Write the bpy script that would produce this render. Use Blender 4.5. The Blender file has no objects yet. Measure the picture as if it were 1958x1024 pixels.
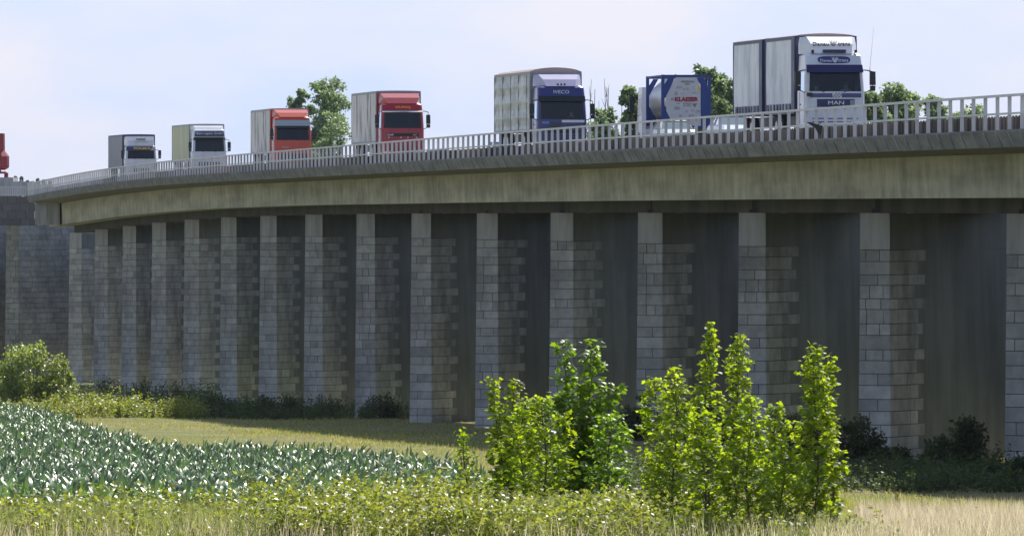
import bpy, math, random
import numpy as np
from mathutils import Vector, Matrix
R = math.radians
random.seed(7); RNG = np.random.default_rng(7)
SC = bpy.context.scene
COL = SC.collection

# ------------------------------------------------------------------ camera
F = 17640.0            # focal length in photo pixels (photo 1958 wide)
HZ = 388.0             # horizon row in the photo
TH = math.atan(0.1125) # the viaduct's direction, measured from the view axis
cam_d = bpy.data.cameras.new('camera'); cam = bpy.data.objects.new('camera', cam_d); COL.objects.link(cam)
cam_d.sensor_width = 36; cam_d.lens = F/1958*36
cam_d.clip_start = 1; cam_d.clip_end = 30000
cam.location = (0, 0, 0)
cam.rotation_euler = (R(90)-math.atan((512-HZ)/F), 0, 0)
SC.camera = cam

# ------------------------------------------------------------------ world + sun
q, a = 0.48, 0.88
perp = Vector((math.cos(TH), math.sin(TH), 0)); back = Vector((-math.sin(TH), math.cos(TH), 0))
SUN = (perp*q + back*a + Vector((0, 0, 1))).normalized()
elev = math.asin(SUN.z); azim = math.atan2(SUN.x, SUN.y)
w = bpy.data.worlds.new('World'); SC.world = w; w.use_nodes = True
nt = w.node_tree; nt.nodes.clear()
out = nt.nodes.new('ShaderNodeOutputWorld'); bg = nt.nodes.new('ShaderNodeBackground')
sky = nt.nodes.new('ShaderNodeTexSky'); sky.sky_type = 'NISHITA'; sky.sun_disc = False
sky.sun_elevation = elev; sky.sun_rotation = azim; sky.air_density = 1.0; sky.dust_density = 0.6; sky.ozone_density = 2.0
tc = nt.nodes.new('ShaderNodeTexCoord'); mp = nt.nodes.new('ShaderNodeMapping'); mp.inputs['Scale'].default_value = (26, 26, 75)
nz = nt.nodes.new('ShaderNodeTexNoise'); nz.inputs['Scale'].default_value = 1.0; nz.inputs['Detail'].default_value = 5
rp = nt.nodes.new('ShaderNodeValToRGB'); rp.color_ramp.elements[0].position = .42; rp.color_ramp.elements[1].position = .68
rp.color_ramp.elements[0].color = (0.85, 0.85, 0.85, 1); rp.color_ramp.elements[1].color = (.92, .92, .92, 1)
mx = nt.nodes.new('ShaderNodeMixRGB'); mx.inputs[2].default_value = (7.5, 8.2, 11.4, 1)
L = nt.links.new
L(tc.outputs['Generated'], mp.inputs['Vector']); L(mp.outputs[0], nz.inputs['Vector']); L(nz.outputs['Fac'], rp.inputs[0])
sx = nt.nodes.new('ShaderNodeSeparateXYZ'); el = nt.nodes.new('ShaderNodeMapRange'); el.inputs['From Min'].default_value = .05; el.inputs['From Max'].default_value = .6; el.inputs['To Min'].default_value = 1; el.inputs['To Max'].default_value = .15
mlt = nt.nodes.new('ShaderNodeMath'); mlt.operation = 'MULTIPLY'; L(tc.outputs['Generated'], sx.inputs[0]); L(sx.outputs['Z'], el.inputs['Value']); L(el.outputs[0], mlt.inputs[0]); L(rp.outputs[0], mlt.inputs[1])
r3 = nt.nodes.new('ShaderNodeValToRGB'); r3.color_ramp.elements[0].position = .36; r3.color_ramp.elements[1].position = .66
r3.color_ramp.elements[0].color = (.52, .66, .96, 1); r3.color_ramp.elements[1].color = (.75, .755, .87, 1)
r3m = nt.nodes.new('ShaderNodeVectorMath'); r3m.operation = 'SCALE'; r3m.inputs['Scale'].default_value = 9.6
L(nz.outputs['Fac'], r3.inputs[0]); L(r3.outputs[0], r3m.inputs[0]); L(r3m.outputs[0], mx.inputs[2])
L(sky.outputs[0], mx.inputs[1]); L(mlt.outputs[0], mx.inputs[0]); L(mx.outputs[0], bg.inputs[0]); L(bg.outputs[0], out.inputs[0])
bg.inputs[1].default_value = 0.10
sl = bpy.data.lights.new('sun', 'SUN'); sl.energy = 5.0; sl.angle = R(0.5); sl.color = (1, .95, .85)
so = bpy.data.objects.new('sun', sl); COL.objects.link(so); so.rotation_euler = SUN.to_track_quat('Z', 'Y').to_euler()
SC.view_settings.view_transform = 'Standard'; SC.view_settings.look = 'None'
SC.view_settings.exposure = 0.25; SC.view_settings.gamma = 1; SC.view_settings.use_curve_mapping = False
SC.cycles.max_bounces = 6; SC.cycles.transparent_max_bounces = 10; SC.cycles.volume_bounces = 0

# ------------------------------------------------------------------ materials
def mat(name, col, rough=.7, metal=0, noise=None, col2=None, bump=0, spec=.5, tone=0, uvn=False, trans=0, tt=(2.6, 2.4, .9), coat=0, sharp=(.35, .65), stain=None):
    """noise=(sx,sy,sz): mixes col->col2 by stretched noise in object (or UV) space; tone: strength of the per-face brightness attribute"""
    m = bpy.data.materials.new(name); m.use_nodes = True; t = m.node_tree; b = t.nodes['Principled BSDF']
    b.inputs['Roughness'].default_value = rough; b.inputs['Metallic'].default_value = metal
    b.inputs['Specular IOR Level'].default_value = spec; b.inputs['Coat Weight'].default_value = coat
    c4 = (*col, 1); b.inputs['Base Color'].default_value = c4; src = None
    if noise:
        tcn = t.nodes.new('ShaderNodeTexCoord'); mpn = t.nodes.new('ShaderNodeMapping'); mpn.inputs['Scale'].default_value = noise
        n = t.nodes.new('ShaderNodeTexNoise'); n.inputs['Scale'].default_value = 1; n.inputs['Detail'].default_value = 6; n.inputs['Roughness'].default_value = .6
        r = t.nodes.new('ShaderNodeValToRGB'); r.color_ramp.elements[0].position = sharp[0]; r.color_ramp.elements[1].position = sharp[1]
        r.color_ramp.elements[0].color = c4; r.color_ramp.elements[1].color = (*(col2 or tuple(x*.6 for x in col)), 1)
        t.links.new(tcn.outputs['UV' if uvn else 'Object'], mpn.inputs[0]); t.links.new(mpn.outputs[0], n.inputs['Vector']); t.links.new(n.outputs['Fac'], r.inputs[0])
        src = r.outputs[0]
        if bump:
            bp = t.nodes.new('ShaderNodeBump'); bp.inputs['Strength'].default_value = bump; bp.inputs['Distance'].default_value = .03
            t.links.new(n.outputs['Fac'], bp.inputs['Height']); t.links.new(bp.outputs[0], b.inputs['Normal'])
    if stain:   # (scale xyz, darkest factor): broad weathering
        tcs = t.nodes.new('ShaderNodeTexCoord'); mps = t.nodes.new('ShaderNodeMapping'); mps.inputs['Scale'].default_value = stain[0]
        ns = t.nodes.new('ShaderNodeTexNoise'); ns.inputs['Scale'].default_value = 1; ns.inputs['Detail'].default_value = 4
        rs = t.nodes.new('ShaderNodeMapRange'); rs.inputs['From Min'].default_value = .35; rs.inputs['From Max'].default_value = .6; rs.inputs['To Min'].default_value = stain[1]; rs.inputs['To Max'].default_value = 1.08
        vm = t.nodes.new('ShaderNodeVectorMath'); vm.operation = 'SCALE'
        t.links.new(tcs.outputs['UV' if uvn else 'Object'], mps.inputs[0]); t.links.new(mps.outputs[0], ns.inputs['Vector']); t.links.new(ns.outputs['Fac'], rs.inputs['Value']); t.links.new(rs.outputs[0], vm.inputs['Scale'])
        t.links.new(src, vm.inputs[0]); src = vm.outputs[0]
    if tone:
        at = t.nodes.new('ShaderNodeAttribute'); at.attribute_name = 'tone'
        mr = t.nodes.new('ShaderNodeMapRange'); mr.inputs['To Min'].default_value = 1-tone; mr.inputs['To Max'].default_value = 1+tone
        t.links.new(at.outputs['Fac'], mr.inputs['Value'])
        mm = t.nodes.new('ShaderNodeVectorMath'); mm.operation = 'SCALE'; t.links.new(mr.outputs[0], mm.inputs['Scale'])
        if src: t.links.new(src, mm.inputs[0])
        else: mm.inputs[0].default_value = col
        src = mm.outputs[0]
    if src: t.links.new(src, b.inputs['Base Color'])
    if trans:
        tr = t.nodes.new('ShaderNodeBsdfTranslucent'); ms = t.nodes.new('ShaderNodeMixShader'); ms.inputs[0].default_value = trans
        tint = t.nodes.new('ShaderNodeMixRGB'); tint.blend_type = 'MULTIPLY'; tint.inputs[0].default_value = 1; tint.inputs[2].default_value = (*tt, 1)
        if src: t.links.new(src, tint.inputs[1])
        else: tint.inputs[1].default_value = c4
        t.links.new(tint.outputs[0], tr.inputs[0]); t.links.new(b.outputs[0], ms.inputs[1]); t.links.new(tr.outputs[0], ms.inputs[2])
        t.links.new(ms.outputs[0], t.nodes['Material Output'].inputs[0])
    return m

def glassmat(name, tint=(.42, .50, .56), refl=.35):
    m = bpy.data.materials.new(name); m.use_nodes = True; t = m.node_tree; t.nodes.clear()
    o = t.nodes.new('ShaderNodeOutputMaterial'); tr = t.nodes.new('ShaderNodeBsdfTransparent'); tr.inputs[0].default_value = (*tint, 1)
    g = t.nodes.new('ShaderNodeBsdfGlossy'); g.inputs[0].default_value = (.75, .85, .95, 1); g.inputs['Roughness'].default_value = .06
    fr = t.nodes.new('ShaderNodeFresnel'); fr.inputs[0].default_value = 1.5
    ad = t.nodes.new('ShaderNodeMath'); ad.operation = 'ADD'; ad.inputs[1].default_value = refl*.0
    mxs = t.nodes.new('ShaderNodeMixShader'); t.links.new(fr.outputs[0], ad.inputs[0]); t.links.new(ad.outputs[0], mxs.inputs[0])
    t.links.new(tr.outputs[0], mxs.inputs[1]); t.links.new(g.outputs[0], mxs.inputs[2]); t.links.new(mxs.outputs[0], o.inputs[0])
    return m

M = {}
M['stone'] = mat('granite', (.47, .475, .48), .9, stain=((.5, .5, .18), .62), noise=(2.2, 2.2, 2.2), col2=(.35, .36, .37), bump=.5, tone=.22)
M['stone_dark'] = mat('dark_granite', (.30, .305, .31), .9, stain=((.3, .3, .3), .7), noise=(2.2, 2.2, 2.2), col2=(.21, .215, .22), bump=.5, tone=.2)  # granite in a darker tone than the piers, for the abutment
M['joint'] = mat('mortar', (.10, .10, .10), .95)
M['cap'] = mat('pier_concrete', (.45, .45, .455), .9, noise=(2.5, 2.5, .35), col2=(.31, .315, .32), bump=.3)
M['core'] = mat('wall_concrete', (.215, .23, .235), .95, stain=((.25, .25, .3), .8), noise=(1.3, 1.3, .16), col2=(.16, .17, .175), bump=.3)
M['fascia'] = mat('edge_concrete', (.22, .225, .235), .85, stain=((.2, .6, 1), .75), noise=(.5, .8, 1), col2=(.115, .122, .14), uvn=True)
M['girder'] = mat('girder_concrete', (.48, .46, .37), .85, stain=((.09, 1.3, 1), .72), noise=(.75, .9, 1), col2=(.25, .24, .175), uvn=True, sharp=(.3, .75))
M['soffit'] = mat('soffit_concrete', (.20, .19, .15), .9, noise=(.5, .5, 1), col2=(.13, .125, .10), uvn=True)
M['dark'] = mat('dark_steel', (.03, .03, .035), .6)
M['underside'] = mat('dark_concrete', (.08, .075, .065), .95, noise=(.3, .3, .3), col2=(.03, .03, .03))  # dark mottled concrete of the inner beam
M['rail'] = mat('grey_rail_paint', (.66, .65, .67), .55, noise=(.7, .7, .7), col2=(.52, .51, .54))
M['slat'] = mat('brown_slats', (.16, .135, .12), .85, tone=.5)
M['asphalt'] = mat('asphalt', (.06, .06, .06), .9, noise=(2, 2, 2), col2=(.045, .045, .045))
M['line'] = mat('road_paint', (.75, .75, .72), .6)
M['tyre'] = mat('tyre', (.02, .02, .02), .8); M['rim'] = mat('rim', (.45, .45, .46), .35, .8)
M['black'] = mat('black_plastic', (.015, .016, .02), .45)
M['glass'] = glassmat('windscreen_glass'); M['lamp'] = mat('lamp_lens', (.8, .8, .8), .1, spec=.8)
M['chrome'] = mat('mirror_glass', (.7, .7, .7), .08, 1)
M['interior'] = mat('cab_interior', (.045, .05, .055), .9)
M['plate'] = mat('number_plate', (.8, .8, .78), .5)
M['skin'] = mat('skin', (.55, .33, .24), .6); M['white'] = mat('white_paint', (.78, .79, .82), .3, coat=.3)
M['bark'] = mat('bark', (.10, .075, .05), .95)

# ------------------------------------------------------------------ mesh helpers
class MB:
    def __init__(s): s.v = []; s.f = []; s.t = []; s.uv = []; s.m = []
    def add(s, verts, faces, tone=.5, uvs=None, mi=0):
        o = len(s.v); s.v += [tuple(p) for p in verts]
        for f in faces:
            s.f.append([i+o for i in f]); s.t.append(tone); s.m.append(mi)
            s.uv.append([uvs[i] for i in f] if uvs else [(0, 0)]*len(f))
    def box(s, x0, x1, y0, y1, z0, z1, tone=.5, mi=0, mt=None):
        vs = [Vector(p) for p in ((x0, y0, z0), (x1, y0, z0), (x1, y1, z0), (x0, y1, z0), (x0, y0, z1), (x1, y0, z1), (x1, y1, z1), (x0, y1, z1))]
        if mt is not None: vs = [mt @ p for p in vs]
        s.add(vs, [(0, 3, 2, 1), (4, 5, 6, 7), (0, 1, 5, 4), (1, 2, 6, 5), (2, 3, 7, 6), (3, 0, 4, 7)], tone, mi=mi)
    def hexa(s, b, t, tone=.5, mi=0):   # 4 bottom pts (ccw from above), 4 top pts
        s.add(list(b)+list(t), [(0, 3, 2, 1), (4, 5, 6, 7), (0, 1, 5, 4), (1, 2, 6, 5), (2, 3, 7, 6), (3, 0, 4, 7)], tone, mi=mi)
    def tube(s, pts, rad, n=6, tone=.5, mi=0):
        pts = [Vector(p) for p in pts]; rad = rad if isinstance(rad, (list, tuple)) else [rad]*len(pts)
        vs = []; k = len(pts)
        for i, p in enumerate(pts):
            d = (pts[min(i+1, k-1)]-pts[max(i-1, 0)]).normalized()
            u = d.cross(Vector((0, 0, 1)) if abs(d.z) < .9 else Vector((1, 0, 0))).normalized(); v = d.cross(u)
            for j in range(n):
                an = 2*math.pi*j/n; vs.append(p+(u*math.cos(an)+v*math.sin(an))*rad[i])
        fs = [(i*n+j, (i+1)*n+j, (i+1)*n+(j+1) % n, i*n+(j+1) % n) for i in range(k-1) for j in range(n)]
        fs += [tuple(range(n)), tuple(reversed(range((k-1)*n, k*n)))]
        s.add(vs, fs, tone, mi=mi)
    def lathe(s, prof, c, axis='z', n=20, tone=.5, mi=0):
        vs = []
        for r, h in prof:
            for j in range(n):
                an = 2*math.pi*j/n; x, y = r*math.cos(an), r*math.sin(an)
                vs.append({'z': (c[0]+x, c[1]+y, c[2]+h), 'x': (c[0]+h, c[1]+x, c[2]+y), 'y': (c[0]+x, c[1]+h, c[2]+y)}[axis])
        k = len(prof); s.add(vs, [(i*n+j, i*n+(j+1) % n, (i+1)*n+(j+1) % n, (i+1)*n+j) for i in range(k-1) for j in range(n)]+[tuple(range(n)), tuple(range((k-1)*n, k*n))], tone, mi=mi)
    def build(s, name, mats, parent=None, origin=None, smooth=False, zs=1):
        o3 = Vector(origin) if origin is not None else Vector((0, 0, 0))
        me = bpy.data.meshes.new(name)
        me.from_pydata([(p[0]-o3.x, p[1]-o3.y, (p[2]-o3.z)*zs) for p in s.v], [], s.f)
        for m in (mats if isinstance(mats, (list, tuple)) else [mats]): me.materials.append(m)
        at = me.attributes.new('tone', 'FLOAT', 'FACE'); at.data.foreach_set('value', s.t)
        uv = me.uv_layers.new(name='UVMap'); flat = [c for f in s.uv for p in f for c in p]; uv.data.foreach_set('uv', flat)
        me.polygons.foreach_set('material_index', s.m)
        if smooth: me.polygons.foreach_set('use_smooth', [True]*len(s.f))
        me.update()
        ob = bpy.data.objects.new(name, me); COL.objects.link(ob)
        if parent: ob.parent = parent
        return ob
def tag(o, label=None, cat=None, group=None, kind=None):
    if label: o['label'] = label
    if cat: o['category'] = cat
    if group: o['group'] = group
    if kind: o['kind'] = kind
    return o
def thing(name, loc, label, cat, group=None, rz=0):
    o = bpy.data.objects.new(name, None); COL.objects.link(o); o.location = loc; o.rotation_euler = (0, 0, rz); o.empty_display_size = .5
    return tag(o, label, cat, group)
def copy_tree(o, parent=None):
    c = o.copy(); COL.objects.link(c); c.parent = parent
    for ch in list(o.children): copy_tree(ch, c)
    return c

def scatter(name, tv, tf, pos, rot, scl, tone, m, parent=None, origin=None, smooth=False):
    """tv (k,3) template, tf list of equal-length faces, pos (n,3), rot (n,3,3), scl (n,) or (n,3), tone (n,)"""
    tv = np.asarray(tv, float); n = len(pos); k = len(tv); fl = len(tf[0]); nf = len(tf)
    scl = np.asarray(scl, float); scl = scl[:, None] if scl.ndim == 1 else scl
    V = np.einsum('nij,nkj->nki', rot, tv[None]*scl[:, None, :]) + np.asarray(pos)[:, None, :]
    if origin is not None: V = V-np.asarray(origin)
    V = V.reshape(-1, 3); FA = (np.asarray(tf)[None]+(np.arange(n)*k)[:, None, None]).reshape(-1)
    me = bpy.data.meshes.new(name)
    me.vertices.add(len(V)); me.vertices.foreach_set('co', V.astype(np.float32).ravel())
    me.loops.add(len(FA)); me.loops.foreach_set('vertex_index', FA.astype(np.int32))
    me.polygons.add(n*nf); me.polygons.foreach_set('loop_start', (np.arange(n*nf)*fl).astype(np.int32))
    me.polygons.foreach_set('loop_total', np.full(n*nf, fl, np.int32)) if hasattr(me.polygons[0], 'loop_total') and False else None
    me.update(calc_edges=True)
    at = me.attributes.new('tone', 'FLOAT', 'FACE'); at.data.foreach_set('value', np.repeat(tone, nf).astype(np.float32))
    me.materials.append(m)
    if smooth: me.polygons.foreach_set('use_smooth', np.ones(n*nf, bool))
    ob = bpy.data.objects.new(name, me); COL.objects.link(ob)
    if parent: ob.parent = parent
    return ob
def rots(yaw, pitch, roll):
    """leaf template: lies in XY, tip along +Y. roll about Y, pitch about X, yaw about Z"""
    cy, sy, cp, sp, cr, sr = np.cos(yaw), np.sin(yaw), np.cos(pitch), np.sin(pitch), np.cos(roll), np.sin(roll)
    z = np.zeros_like(cy); o = z+1
    A = np.stack([np.stack([cy, -sy, z], -1), np.stack([sy, cy, z], -1), np.stack([z, z, o], -1)], 1)
    B = np.stack([np.stack([o, z, z], -1), np.stack([z, cp, -sp], -1), np.stack([z, sp, cp], -1)], 1)
    C = np.stack([np.stack([cr, z, sr], -1), np.stack([z, o, z], -1), np.stack([-sr, z, cr], -1)], 1)
    return A @ B @ C

# ------------------------------------------------------------------ ground
GD = [0, 100, 176, 268, 305, 416, 573, 620, 750, 900, 1200, 3000, 9000]
GZ = [-2.2, -4.35, -6.5, -8.85, -9.4, -11, -13.4, -14.1, -15.8, -17.2, -19, -26, -40]
def zg(D): return float(np.interp(D, GD, GZ))
def gx(px, D): return (px-979)/F*D
def d_of_y(y):
    lo, hi = 100, 3000
    for _ in range(50):
        mid = (lo+hi)/2
        if HZ - F*zg(mid)/mid > y: lo = mid
        else: hi = mid
    return lo
def at(px, D, dz=0): return Vector((gx(px, D), D, zg(D)+dz))

gm = bpy.data.materials.new('meadow_ground'); gm.use_nodes = True; t = gm.node_tree; b = t.nodes['Principled BSDF']; b.inputs['Roughness'].default_value = 1; b.inputs['Specular IOR Level'].default_value = .1
tcg = t.nodes.new('ShaderNodeTexCoord'); n1 = t.nodes.new('ShaderNodeTexNoise'); n1.inputs['Scale'].default_value = .10; n1.inputs['Detail'].default_value = 8
n2 = t.nodes.new('ShaderNodeTexNoise'); n2.inputs['Scale'].default_value = 3; n2.inputs['Detail'].default_value = 8
r1 = t.nodes.new('ShaderNodeValToRGB'); r1.color_ramp.elements[0].color = (.19, .225, .07, 1); r1.color_ramp.elements[1].color = (.30, .26, .145, 1)
r1.color_ramp.elements[0].position = .38; r1.color_ramp.elements[1].position = .62
r2 = t.nodes.new('ShaderNodeValToRGB'); r2.color_ramp.elements[0].color = (.55, .55, .55, 1); r2.color_ramp.elements[1].color = (1.15, 1.15, 1.15, 1); r2.color_ramp.elements[0].position = .3; r2.color_ramp.elements[1].position = .7
mg = t.nodes.new('ShaderNodeMixRGB'); mg.blend_type = 'MULTIPLY'; mg.inputs[0].default_value = 1
for nn in (n1, n2): t.links.new(tcg.outputs['Object'], nn.inputs['Vector'])
t.links.new(n1.outputs['Fac'], r1.inputs[0]); t.links.new(n2.outputs['Fac'], r2.inputs[0]); t.links.new(r1.outputs[0], mg.inputs[1]); t.links.new(r2.outputs[0], mg.inputs[2]); t.links.new(mg.outputs[0], b.inputs['Base Color'])
g = MB(); ds = [0]+list(range(50, 1250, 12))+[1500, 2000, 3000, 5000, 9000]; xs = [-5000, -2000, -600]+list(range(-150, 151, 6))+[600, 2000, 5000]
def bumpz(x, D): return .10*math.sin(x*.37+D*.05)*math.sin(D*.021+1.3)
vs = [(x, D, zg(D)+(bumpz(x, D) if abs(x) < 160 else 0)) for D in ds for x in xs]; nx = len(xs)
g.add(vs, [(i*nx+j, i*nx+j+1, (i+1)*nx+j+1, (i+1)*nx+j) for i in range(len(ds)-1) for j in range(nx-1)])
tag(g.build('ground', gm, smooth=True), kind='structure')

# ------------------------------------------------------------------ viaduct
DE = [90, 250, 304, 351, 416, 482, 614, 689, 747, 802, 852, 900]
ZE = [2.3, 2.42, 2.444, 2.445, 2.39, 2.32, 2.09, 1.93, 1.62, 1.18, .63, .1]
def ze(D): return float(np.interp(D, DE, ZE))
def zsm(D): return sum(ze(D+o) for o in (-30, -15, 0, 15, 30))/5
def zgb(D): return zsm(D)-float(np.interp(D, [0, 600, 680, 800, 860], [2.26, 2.26, 2.38, 2.62, 2.7]))
def bp(X0, D, z): return Vector((X0-.1125*D, D, z))
ST = [240+6*i for i in range(int((852-240)/6)+1)]
W0 = bp(55.2, 333, zg(333))
via = thing('viaduct', W0, 'long concrete motorway viaduct on granite-faced piers crossing the picture', 'bridge')
def strip(mb, rows, d0=96, d1=852, step=6, mi=0, close=False):
    """rows: list of (X0, zfun); sweeps the polyline along the bridge"""
    n = int((d1-d0)/step)+1; k = len(rows); vs = []; uv = []
    for i in range(n):
        D = min(d0+i*step, d1); h = 0
        for j, (X0, zf) in enumerate(rows):
            vs.append(bp(X0, D, zf(D))); uv.append((D, j*1.0))
    fs = []
    for i in range(n-1):
        for j in range(k if close else k-1): fs.append((i*k+j, i*k+(j+1) % k, (i+1)*k+(j+1) % k, (i+1)*k+j))
    mb.add(vs, fs, uvs=uv, mi=mi)
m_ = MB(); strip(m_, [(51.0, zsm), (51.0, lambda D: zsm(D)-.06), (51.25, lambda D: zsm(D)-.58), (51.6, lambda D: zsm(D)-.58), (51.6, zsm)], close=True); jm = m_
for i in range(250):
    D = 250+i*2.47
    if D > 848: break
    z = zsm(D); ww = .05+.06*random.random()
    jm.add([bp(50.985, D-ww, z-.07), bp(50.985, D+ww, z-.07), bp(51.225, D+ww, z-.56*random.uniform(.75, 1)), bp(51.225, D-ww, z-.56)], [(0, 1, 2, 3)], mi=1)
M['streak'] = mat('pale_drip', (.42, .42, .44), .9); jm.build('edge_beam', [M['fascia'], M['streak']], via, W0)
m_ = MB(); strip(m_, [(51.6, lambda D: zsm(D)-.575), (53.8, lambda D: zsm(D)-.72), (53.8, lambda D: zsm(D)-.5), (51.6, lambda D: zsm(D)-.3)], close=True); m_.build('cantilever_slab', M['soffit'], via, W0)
m_ = MB(); strip(m_, [(53.8, lambda D: zsm(D)-.72), (53.86, zgb), (55.6, zgb), (55.6, lambda D: zsm(D)-.4)], d1=868); m_.build('girder', M['girder'], via, W0)
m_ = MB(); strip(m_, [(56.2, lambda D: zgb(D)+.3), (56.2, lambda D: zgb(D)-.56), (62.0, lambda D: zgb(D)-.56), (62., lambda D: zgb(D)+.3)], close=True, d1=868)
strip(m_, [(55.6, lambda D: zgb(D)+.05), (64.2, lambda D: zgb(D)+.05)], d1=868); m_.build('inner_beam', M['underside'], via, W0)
m_ = MB(); strip(m_, [(51.6, lambda D: zsm(D)+.004), (65.2, lambda D: zsm(D)+.004), (65.2, lambda D: zsm(D)-.6), (64.2, lambda D: zsm(D)-.8), (64.2, zgb), (62.5, zgb), (62.5, lambda D: zsm(D)-.5)]); m_.build('deck_slab', M['cap'], via, W0)
rd = MB(); strip(rd, [(52.4, lambda D: zsm(D)+.20), (64.2, lambda D: zsm(D)+.20)]); tag(rd.build('road', M['asphalt'], origin=W0), kind='structure').location = W0
kb = MB(); strip(kb, [(52.1, lambda D: zsm(D)+.006), (52.1, lambda D: zsm(D)+.22), (52.4, lambda D: zsm(D)+.22)])
strip(kb, [(64.2, lambda D: zsm(D)+.22), (64.5, lambda D: zsm(D)+.22), (64.5, lambda D: zsm(D)+.006)]); kb.build('kerb', M['cap'], via, W0)
ln = MB(); strip(ln, [(52.8, lambda D: zsm(D)+.206), (52.98, lambda D: zsm(D)+.206)]); strip(ln, [(63.6, lambda D: zsm(D)+.206), (63.78, lambda D: zsm(D)+.206)])
for i in range(50): strip(ln, [(58.2, lambda D: zsm(D)+.206), (58.35, lambda D: zsm(D)+.206)], 250+i*12, 256+i*12)
o = tag(ln.build('road_marking', M['line'], origin=W0), kind='structure'); o.location = W0

# piers ------------------------------------------------
SK = R(25); en = Vector((-math.sin(SK), -math.cos(SK), 0)); sn = Vector((math.cos(SK), -math.sin(SK), 0)); ln_ = -en
PX = [2265, 1925, 1645, 1413, 1220, 1053, 912, 787, 682, 584, 498, 423, 353, 291, 235, 182, 133]
def courses(mb, O, zt, zb, t, q_long, q_short, L, full=False, zref=None):
    """granite courses on the end face and the first stretch of the side face. O: top corner; batter grows downward"""
    z = zt; i = 0; zref = zt if zref is None else zref
    while z > zb:
        h = .45 if i % 2 == 0 else .55; h += random.uniform(-.03, .03); z0 = max(z-h, zb-.1); zc = (z+z0)/2; ba = (zref-zc)/40.; bs = (zref-zc)/60.
        b0 = O+en*ba
        def blk(u0, u1, face):
            g_ = .016; pr = .0+random.uniform(0, .012)
            if face == 'e':
                A = b0+sn*(u0+g_)+en*pr; B = b0+sn*(u1-g_)+en*pr; C = B+ln_*.3; Dd = A+ln_*.3
            else:
                S0 = b0+sn*(t+bs+ba*0)+sn*pr
                A = S0+ln_*(u0+g_); B = S0+ln_*(u1-g_); C = B-sn*.3; Dd = A-sn*.3
            P = [A, B, C, Dd]
            mb.hexa([Vector((p.x, p.y, z0+g_)) for p in P], [Vector((p.x, p.y, z-g_)) for p in P], tone=min(1, max(0, random.gauss(.5, .26))))
        tt = t+bs
        cuts = [0, tt] if (i % 2 == 1 and random.random() < .6) else ([0, random.uniform(.2, .4)*tt, random.uniform(.65, .8)*tt, tt] if random.random() < .6 else [0, random.choice([.35, .6])*tt, tt])
        for u0, u1 in zip(cuts, cuts[1:]): blk(u0, u1, 'e')
        ql = L if full else (q_long if i % 2 == 0 else q_short)*random.uniform(.9, 1.05)
        u = random.choice([.3, .8]); blk(0, u, 's')
        while u < ql-.05:
            u1 = min(ql, u+random.uniform(1.2, 2.1)); u1 = ql if ql-u1 < .4 else u1; blk(u, u1, 's'); u = u1
        z = z0; i += 1
def pier(k, px, name='pier', full=False):
    D = 333+35.6*(k-1); s = F/D; O = Vector(((px-979)/s, D, 0)); zt = zgb(D)-.57; zb = zg(D)-1.0; t = 1.27; L = 13.5
    p = bpy.data.objects.new('pier', None); COL.objects.link(p); p.parent = via; base = Vector((O.x, O.y, zg(D))); p.location = base-W0
    H = zt-zb; mb = MB()
    def ring(zz, ins, tp=0):
        ba = (zt-zz)/40.; bs = (zt-zz)/60.
        A = O+en*(ba-ins)+sn*ins; B = O+en*(ba-ins)+sn*(t+bs-ins); C = B+ln_*(L+ba-ins); Dd = A+ln_*(L+ba-ins)
        return [Vector((v.x, v.y, zz)) for v in (A, B, C, Dd)]
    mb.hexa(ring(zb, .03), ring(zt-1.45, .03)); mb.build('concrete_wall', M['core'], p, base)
    mc = MB(); c0 = ring(zt-1.45, 0.0); c1 = ring(zt, 0.0)
    # light on the cap put into its colour: paler end, darker side
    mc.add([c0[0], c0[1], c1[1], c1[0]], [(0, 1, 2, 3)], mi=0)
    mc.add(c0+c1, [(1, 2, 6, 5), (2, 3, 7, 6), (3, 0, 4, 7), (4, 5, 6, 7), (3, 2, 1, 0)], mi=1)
    mc.build('cap', [M['cap'], M['core']], p, base)
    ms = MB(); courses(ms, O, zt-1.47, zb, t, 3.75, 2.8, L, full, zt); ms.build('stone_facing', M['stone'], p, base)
    mj = MB(); r0 = ring(zb, .02); r1 = ring(zt-1.46, .02); sh = (2.55 if not full else L)
    mj.hexa([r0[0], r0[1], r0[1]+ln_*2.3, r0[0]+ln_*2.3], [r1[0], r1[1], r1[1]+ln_*2.3, r1[0]+ln_*2.3]); mj.build('mortar', M['joint'], p, base)
    for uu in (1.0, 5.0, 9.5):
        b_ = MB(); cc = O+sn*(t*.5)+ln_*uu
        mt = Matrix.Translation(Vector((cc.x, cc.y, zt))) @ Matrix.Rotation(-SK, 4, 'Z')
        b_.box(-.38, .38, -.45, .45, 0, .16, mt=mt); b_.box(-.28, .28, -.35, .35, .16, zgb(D)-zt-.38*(uu > 2), mt=mt); b_.build('bearing', M['dark'], p, base)
    b_ = MB(); cc = O+sn*(t+.55)+ln_*(.8)
    b_.tube([(cc.x, cc.y, zt-.02), (cc.x, cc.y, zt+.33), (cc.x+.12, cc.y, zt+.55)], [.13, .12, .06], 8); b_.build('drain_spout', M['cap'], p, base)
    return p
for k, px in enumerate(PX): pier(k, px)
for k in (-1, -2, -3, -4, -5): D = 333+35.6*(k-1); pier(k, 979+F*(55.2-.1125*D)/D)

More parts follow.
